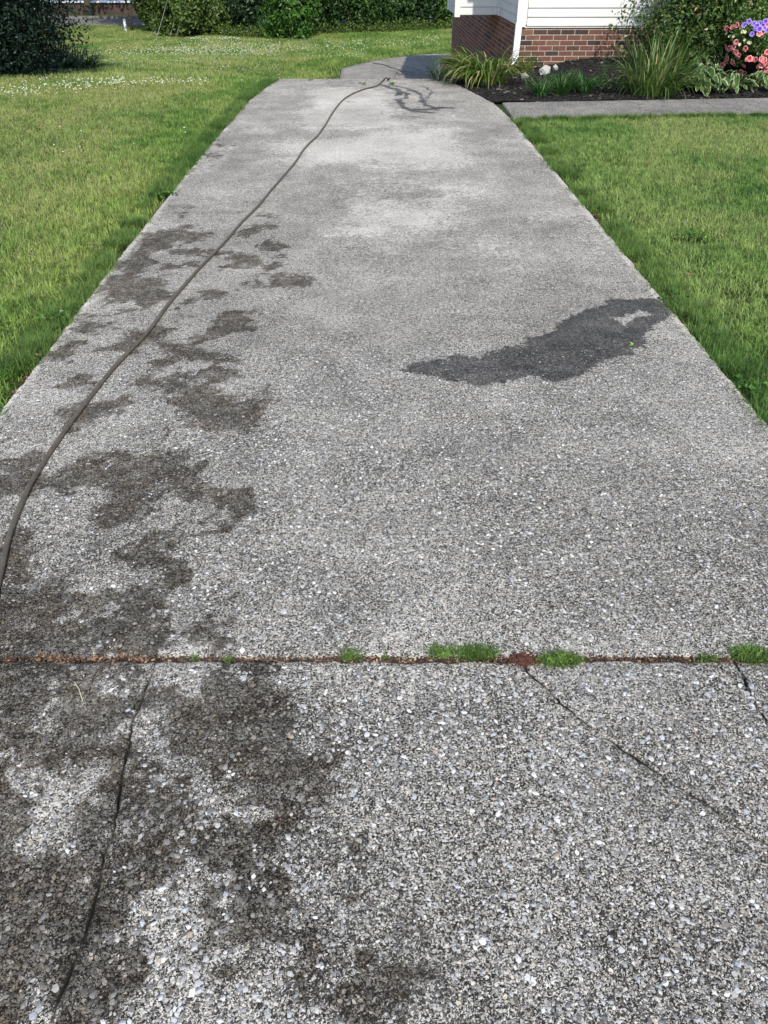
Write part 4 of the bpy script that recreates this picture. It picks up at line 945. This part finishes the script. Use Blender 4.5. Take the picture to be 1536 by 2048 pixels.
# ------------------------------------------------------------------ left dark shrub with strap leaves under it
p = at(60, 140); DT = thing('evergreen_tree', 'very dark dense evergreen at the left edge of the lawn', 'tree', (-5.9, 13.6, float(terrain(-5.9, 13.6))))
C = np.concatenate([crown_pts(70000, 1.35, 1.2, 1.5, 90, 21, fill=.5) + [-.12, 0, 1.2], crown_pts(30000, 1.75, 1.75, 1.7, 60, 22) + [0, -.25, 3.3]]); C = C[C[:, 2] > .03]  # second crown, above the view, made wide and overhanging to shade the lower leaves
ob('crown', leafmass_mesh('crown', C, .032, M['dark_leaf'], up=.2, centre=np.array([0, 0, 2.])), DT)
ob('trunk', MB().tube([(0, 0, -.2), (.05, 0, 1.5), (0, .1, 3.6)], [.14, .11, .05], 10).me('trunk', M['bark'], True), DT)
q = at(60, 150)
def patch_disc(name, cx, cy, rx, ry, mat, dz=.03, n=40):
    v = [(cx, cy, float(terrain(cx, cy)) + dz)]; f = []
    for r_i in (0.5, 1):
        for k in range(n):
            a = 6.283 * k / n; w_ = 1 + .12 * (random.random() - .5); x = cx + rx * r_i * w_ * math.cos(a); y = cy + ry * r_i * w_ * math.sin(a); v.append((x, y, float(terrain(x, y)) + dz - .02 * (r_i == 1)))
    for k in range(n): f += [(0, 1 + k, 1 + (k + 1) % n), (1 + k, 1 + n + k, 1 + n + (k + 1) % n, 1 + (k + 1) % n)]
    return ob(name, mesh(name, v, f, mat, True), kind='structure')
patch_disc('mulch_bed', -5.75, 13.15, 1.75, .95, M['mulch'], .05)
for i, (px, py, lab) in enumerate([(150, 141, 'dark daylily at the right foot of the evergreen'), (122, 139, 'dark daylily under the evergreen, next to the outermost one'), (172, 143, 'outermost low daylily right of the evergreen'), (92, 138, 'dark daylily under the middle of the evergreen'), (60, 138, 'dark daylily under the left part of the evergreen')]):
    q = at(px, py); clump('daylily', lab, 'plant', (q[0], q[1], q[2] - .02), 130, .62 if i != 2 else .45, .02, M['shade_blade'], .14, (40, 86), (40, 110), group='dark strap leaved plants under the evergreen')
q = at(152, 110); TW = thing('sapling', 'thin bare twig with small leaves standing right of the evergreen', 'plant', (q[0], at(152, 140)[1], at(152, 140)[2]))
ob('stem', MB().tube([(0, 0, 0), (.02, 0, .3), (.09, 0, .62)], [.006, .004, .002], 5).me('stem', M['bark']), TW)
C = np.array([[.02 + .07 * t + rng.normal(0, .02), rng.normal(0, .02), .25 + .38 * t] for t in rng.random(26)])
ob('foliage', leafmass_mesh('foliage', C, .022, M['dark_leaf']), TW)

# clover flowers in the lawn
def clover(regions, label):
    PX = []
    for (x0, y0, x1, y1, n, slope) in regions:
        for _ in range(n):
            px = random.uniform(x0, x1); py = random.gauss((y0 + y1) / 2, (y1 - y0) / 3.6) + slope * (px - x0) / (x1 - x0); p_ = at(px, py)
            if p_[1] < 38.5 and not (p_[0] > lef_x(p_[1]) - .1 and p_[1] < 26): PX.append((p_[0], p_[1], p_[2] + random.uniform(.0, .03)))
    C = np.array(PX); n = len(C); s = (.006 + .00045 * C[:, 1]) * rng.uniform(.6, 1.2, n)
    o8 = np.array([(1,0,0),(0,1,0),(-1,0,0),(0,-1,0),(0,0,1),(0,0,-1)]); v = (C[:, None] + o8[None] * s[:, None, None]).reshape(-1, 3)
    f = (np.array([(0,1,4),(1,2,4),(2,3,4),(3,0,4),(1,0,5),(2,1,5),(3,2,5),(0,3,5)])[None] + 6 * np.arange(n)[:, None, None]).reshape(-1, 3)
    o = ob('clover_flowers', mesh('clover_flowers', v, f, M['white_petal']), kind='stuff'); tag(o, label, 'flowers')
random.seed(11)
clover([(0, 168, 250, 196, 230, -20), (200, 158, 420, 172, 120, -2)], 'white clover heads in a band across the left lawn')
clover([(190, 95, 520, 140, 1100, -22), (350, 85, 560, 130, 500, -6), (520, 85, 880, 108, 450, -12), (380, 72, 480, 82, 130, 0), (600, 105, 740, 122, 120, -8), (420, 110, 560, 155, 250, 0)], 'white clover heads scattered over the lower lawn')
clover([(30, 250, 420, 320, 14, 0), (1060, 250, 1500, 560, 14, 0)], 'few single white clover heads near the driveway')

# ------------------------------------------------------------------ far hedge and trees
def far(px, py): p = at(px, py); return (float(p[0]), float(p[1]), float(p[2]) - .05)
hedge = [(362, 76, 1.25, 1.0, 1.2, 'olive_leaf', 'broad olive green bush around the yellow wire guards', 9000),
 (312, 66, .7, .7, 1.0, 'olive_leaf', 'small olive bush at the left end of the hedge', 3500),
 (430, 72, .6, .6, .75, 'olive_leaf', 'low olive bush at the right foot of the wire guards', 3000),
 (478, 64, 1.3, 1., 1.6, 'hedge_dark', 'dark shaded shrub right of the yellow wire guards', 8000),
 (572, 80, 1.15, 1., 1.35, 'bright_leaf', 'bright green shrub standing forward of the hedge', 9000),
 (640, 68, 1.0, 1., 1.5, 'hedge_leaf', 'mid green shrub just right of the bright forward one', 7000),
 (705, 63, 1.3, 1., 1.7, 'hedge_leaf', 'green shrub in the middle of the hedge', 8000),
 (775, 60, 1.3, 1., 1.8, 'hedge_leaf', 'second green shrub right of the hedge middle', 8000),
 (838, 57, 1.3, 1., 1.6, 'hedge_dark', 'darker hedge shrub left of the house corner', 8000),
 (890, 56, 1.2, 1., 1.6, 'bright_leaf', 'lit hedge shrub right beside the house corner', 7000)]
for i, (px, py, rx, ry, rz, mt, lab, n) in enumerate(hedge):
    q = far(px, py); shrub('hedge_shrub', lab, (q[0], q[1] + .8, float(terrain(q[0], q[1] + .8))), (rx, ry, rz), n, .078, mt, 100 + i, group='shrubs of the hedge at the end of the lawn', cz=rz * .72, lobes=60, stems=3)
for i, (px, dy, rz, lab) in enumerate([(450, 2.6, 2.6, 'dark tree behind the left of the hedge'), (530, 2.8, 2.8, 'dark tree behind the bright forward shrub'), (630, 3, 3., 'tall tree behind the middle left of the hedge'), (730, 3.2, 3., 'tall tree behind the middle right of the hedge'), (820, 3, 2.8, 'tall tree behind the darker hedge shrub'), (900, 3.2, 3., 'tall tree behind the house corner'), (985, 3.4, 3., 'tree hidden behind the house, right end of the hedge')]):
    q = far(px, 62); shrub('broadleaf_tree', lab, (q[0], q[1] + dy, float(terrain(q[0], q[1] + dy))), (1.7, 1.5, rz), 11000, .085, 'hedge_dark', 200 + i, 'tree', 'trees behind the hedge', cz=rz * .85, lobes=50, stems=3)
# left tree by the gap, spreading over the road view
q = far(264, 62); T = thing('broadleaf_tree', 'leaning tree beside the white marker post', 'tree', q)
ob('trunk', MB().tube([(.02, 0, -.1), (-.02, 0, .7), (-.12, .1, 1.6), (0, .1, 3.)], [.05, .045, .04, .03], 9).me('trunk', M['bark'], True), T)
C = crown_pts(9000, 1.3, 1.4, 1.5, 40, 33) + [.55, 0, 2.45]; C2 = crown_pts(3000, .5, .6, .6, 20, 34) + [.75, -.1, 1.0]
ob('crown', leafmass_mesh('crown', np.concatenate([C, C2]), .06, M['olive_leaf'], centre=np.array([.5, 0, 2])), T)
q = far(252, 62); mp_ = MB().tube([(0, 0, 0), (0, 0, .05), (0, 0, .42), (0, 0, .46)], [.05, .052, .05, .02], 12); o = ob('marker_post', mp_.me('marker_post', M['whiteframe'], True), None, q); tag(o, 'short white marker post at the foot of the leaning tree', 'post')
q = far(312, 70); o = ob('marker_post', MB().tube([(0, 0, 0), (0, 0, .05), (0, 0, .17), (0, 0, .2)], [.04, .042, .04, .015], 12).me('marker_post', M['whiteframe'], True), None, q); tag(o, 'small white stub post under the olive bush', 'post')
# rough growth at the hedge foot
C = []
for _ in range(7000):
    px = random.uniform(420, 905); base = np.interp(px, [420, 520, 600, 640, 760, 905], [70, 77, 77, 68, 64, 58]); p_ = far(px, base - random.uniform(-1, 5)); C.append((p_[0], p_[1], p_[2] + abs(random.gauss(0, .16)) + .05))
o = ob('ground_cover', leafmass_mesh('ground_cover', np.array(C), .05, M['olive_leaf'], up=.4), kind='stuff'); tag(o, 'rough weeds growing along the foot of the hedge', 'weeds')
# utility pole and its guyed wires
q = far(556, 60); pole = np.array([q[0], q[1] + 2.2, q[2]])
o = ob('utility_pole', MB().tube([(0, 0, -.3), (0, 0, 9.5)], [.15, .11], 12).me('utility_pole', M['pole'], True), None, pole); tag(o, 'weathered wooden utility pole standing behind the hedge', 'pole')
for i, (px, py, t0, yellow, lab, rad) in enumerate([(371, 35, 0, True, 'rightmost and longest yellow guarded guy wire', .03), (367, 18, .0, True, 'middle yellow guarded guy wire', .03), (358, 8, 0, True, 'leftmost short yellow guarded guy wire', .022), (332, 11, 0, False, 'bare grey guy wire left of the yellow ones', .018)]):
    yb = 34.15; dep = at(px, py, -1.0); s = yb / dep[1]
    P0 = np.array([0, 0, CAM_H]) + (dep - [0, 0, CAM_H]) * s           # where the guard comes out of the bush
    P1 = P0 + np.array([.42 + .02 * i, .05, .95]) * 8 * .98
    dirv = (P1 - P0) / np.linalg.norm(P1 - P0); G0 = P0 - dirv * ((P0[2] + 1.4) / dirv[2])
    Wt = thing('guy_wire', lab, 'guy wire', G0, 0, 'guy wires of the pole'); rel = lambda p_: tuple(p_ - G0)
    ob('wire', MB().tube([(0, 0, 0), rel(P1)], .006, 6).me('wire', M['steel']), Wt)
    if yellow: ob('guard', MB().tube([rel(P0 - dirv * .05), rel(P0 + dirv * 2.2)], rad, 10).me('guard', M['yellow'], True), Wt)
    else: ob('guard', MB().tube([rel(P0 - dirv * .05), rel(P0 + dirv * 2.2)], rad, 10).me('guard', M['steel'], True), Wt)

# road, kerb, verge and the building across the road
def strip(name, y0, y1, mat, dz, x0=-60, x1=40):
    return ob(name, MB().box((x0, y0, -1.435 - .3), (x1, y1, -1.435 + dz)).me(name, M[mat]), kind='structure')
strip('road', 39.2, 43.3, 'asphalt', .012); strip('kerb', 43.3, 43.5, 'kerb', .12)
p0 = at(120, 9, None)
B = thing('building', 'brown walled building across the road with sky coloured panes over a white sill', 'building', (-22, 46, -1.45))
ob('wall', MB().box((0, 0, 0), (14, .35, .52)).me('wall', M['brown_wall']), B)
ob('upper_wall', MB().box((0, .05, 2.1), (14, .35, 4)).me('upper_wall', M['brown_wall']), B)
ob('side_wall', MB().box((0, .36, 0), (.3, 7, 4)).me('side_wall', M['brown_wall']), B); ob('side_wall', MB().box((13.7, .36, 0), (14, 7, 4)).me('side_wall', M['brown_wall']), B)
ob('roof', MB().box((-.3, -.4, 4), (14.3, 7.4, 4.25)).me('roof', M['roof']), B)
ob('sill', MB().box((0, -.07, .522), (14, .3, .60)).me('sill', M['whiteframe']), B)
for k in range(9):
    x = k * 1.55 + .1; ob('window_post', MB().box((x, .0, .602), (x + .07, .2, 2.098)).me('window_post', M['whiteframe']), B)
    if k < 8: ob('pane', MB().box((x + .072, .1, .602), (x + 1.548, .13, 2.098)).me('pane', M['sky_pane']), B)
q = at(178, 36); T = thing('broadleaf_tree', 'tree with dark trunk before the sky coloured panes across the road', 'tree', (-13.9 * 1.0, 44.6, -1.45))
xb = (178 - 768) / F * (44.6 * math.cos(PITCH) + 2.9 * math.sin(PITCH)); T.location.x = xb
ob('trunk', MB().tube([(0, 0, -.1), (.02, 0, .5), (-.03, 0, 2.2), (.1, 0, 4)], [.2, .155, .14, .08], 10).me('trunk', M['bark'], True), T)
C = crown_pts(7000, 2.8, 2.2, 1.8, 40, 44) + [0, 0, 4.6]; ob('crown', leafmass_mesh('crown', C, .1, M['hedge_dark'], centre=np.array([0, 0, 4.4])), T)
# trees that shade the road
for k, x in enumerate((-17.8, -9.2)):
    T = thing('broadleaf_tree', ['tall shade tree left of the gap by the road', 'tall shade tree right of the gap by the road'][k], 'tree', (x, 37.2 + k, -1.43), 0, 'shade trees along the road')
    ob('trunk', MB().tube([(0, 0, -.1), (0, 0, 1.8), (.1, .1, 4)], [.2, .16, .1], 10).me('trunk', M['bark'], True), T)
    C = crown_pts(12000, 3.2, 2.6, 2.2, 50, 50 + k) + [0, 0, 4.6]; ob('crown', leafmass_mesh('crown', C, .11, M['hedge_dark'], centre=np.array([0, 0, 4.4])), T)

# ------------------------------------------------------------------ bench end by the far corner of the house
q = at(897, 150); BX = float(q[0]); BY = 23.75; bz = float(terrain(1, BY)) + .045
Bn = thing('bench', 'dark blue bench end showing past the far corner of the brick wall', 'bench', (1.66, BY, bz), 0)
ob('seat', MB().box((-.13, 0, .34), (.9, .34, .40)).me('seat', M['navy']), Bn)
ob('apron', MB().box((-.07, .03, .27), (.84, .30, .338)).me('apron', M['navy']), Bn)
for x, y in ((.0, .05), (.78, .05), (.0, .29), (.78, .29)):
    ob('leg', MB().tube([(x + .02, y, 0), (x + .02, y, .15), (x - .03 if x < .1 else x + .05, y, .268)], .014, 8).me('leg', M['navy'], True), Bn)

# ------------------------------------------------------------------ small fallen things
def fallen(px, py, s, mat, label, z=None, n=3, cat='leaf'):
    p_ = at(px, py, 0) if z is None else at(px, py, z); v = []; f = []
    for k in range(n):
        a = random.uniform(0, 6.28); c, q_ = math.cos(a), math.sin(a); b = len(v); L = s * random.uniform(.7, 1.2); w_ = L * .3
        for (x, y, z_) in [(0, 0, .002), (.35, w_ / L, .008), (.5, 0, .004), (.35, -w_ / L, .009), (1, 0, .012), (.75, w_ / L * .7, .012), (.75, -w_ / L * .7, .010)]:
            x *= L; y *= L; v.append((x * c - y * q_, x * q_ + y * c, z_ * s / .03))
        f += [(b, b+2, b+1), (b, b+3, b+2), (b+1, b+2, b+5), (b+2, b+4, b+5), (b+2, b+3, b+6), (b+2, b+6, b+4)]
    o = ob('fallen_leaf', mesh('fallen_leaf', v, f, M[mat]), None, (p_[0], p_[1], (0 if z is None else z) + .001)); tag(o, label, cat, 'fallen leaves')
fallen(1266, 692, .028, 'greenleaf', 'curled yellow green leaf at the edge of the damp patch')
fallen(786, 168, .07, 'greenleaf', 'yellow green leaf lying at the crest beside the hose', n=4)
fallen(726, 167, .05, 'greenleaf', 'small green leaf on the crest left of the hose', n=2)
fallen(185, 490, .028, 'deadleaf', 'orange dead leaf on the left lawn', .02, 4); fallen(75, 712, .018, 'deadleaf', 'orange leaf crumb in the near left grass', .02)
fallen(30, 785, .018, 'deadleaf', 'dead leaf at the left driveway edge', .01); fallen(1378, 552, .026, 'deadleaf', 'dead orange leaf on the right lawn', .02)
fallen(1345, 640, .02, 'deadleaf', 'brown leaf crumb at the right driveway edge', .004, 2)
a, b = at(150, 1366, 0), at(166, 1404, 0)
o = ob('straw', MB().tube([(*a[:2], .004), (*((a + b) / 2)[:2] + .002, .01), (*b[:2], .003)], .0011, 5).me('straw', M['straw'])); tag(o, 'single pale straw lying on the stained near slab', 'straw')
# broad leaved weeds in the lawn edge
random.seed(5)
for i, (px, py, lab) in enumerate([(1212, 118, None), (1345, 606, 'broad leaved weed beside the end of the damp patch'), (1500, 790, 'broad leaved weed low at the right driveway edge'), (118, 640, 'broad leaved weed in the lush near left grass'), (395, 505, None), (1390, 480, 'small broad leaved weed on the right lawn'), (330, 395, 'clover like weed close to the left driveway edge')]):
    if lab is None: continue
    q = at(px, py, -.02); C = rng.normal(0, 1, (60, 3)) * [.045, .045, .008] + [0, 0, .045]
    T = thing('lawn_weed', lab, 'weed', (q[0], q[1], -.03), 0, 'broad leaved weeds in the lawn'); ob('leaves', leafmass_mesh('leaves', C, .014, M['bright_leaf'], up=2., shape=.8), T)
print('objects', len(bpy.data.objects))
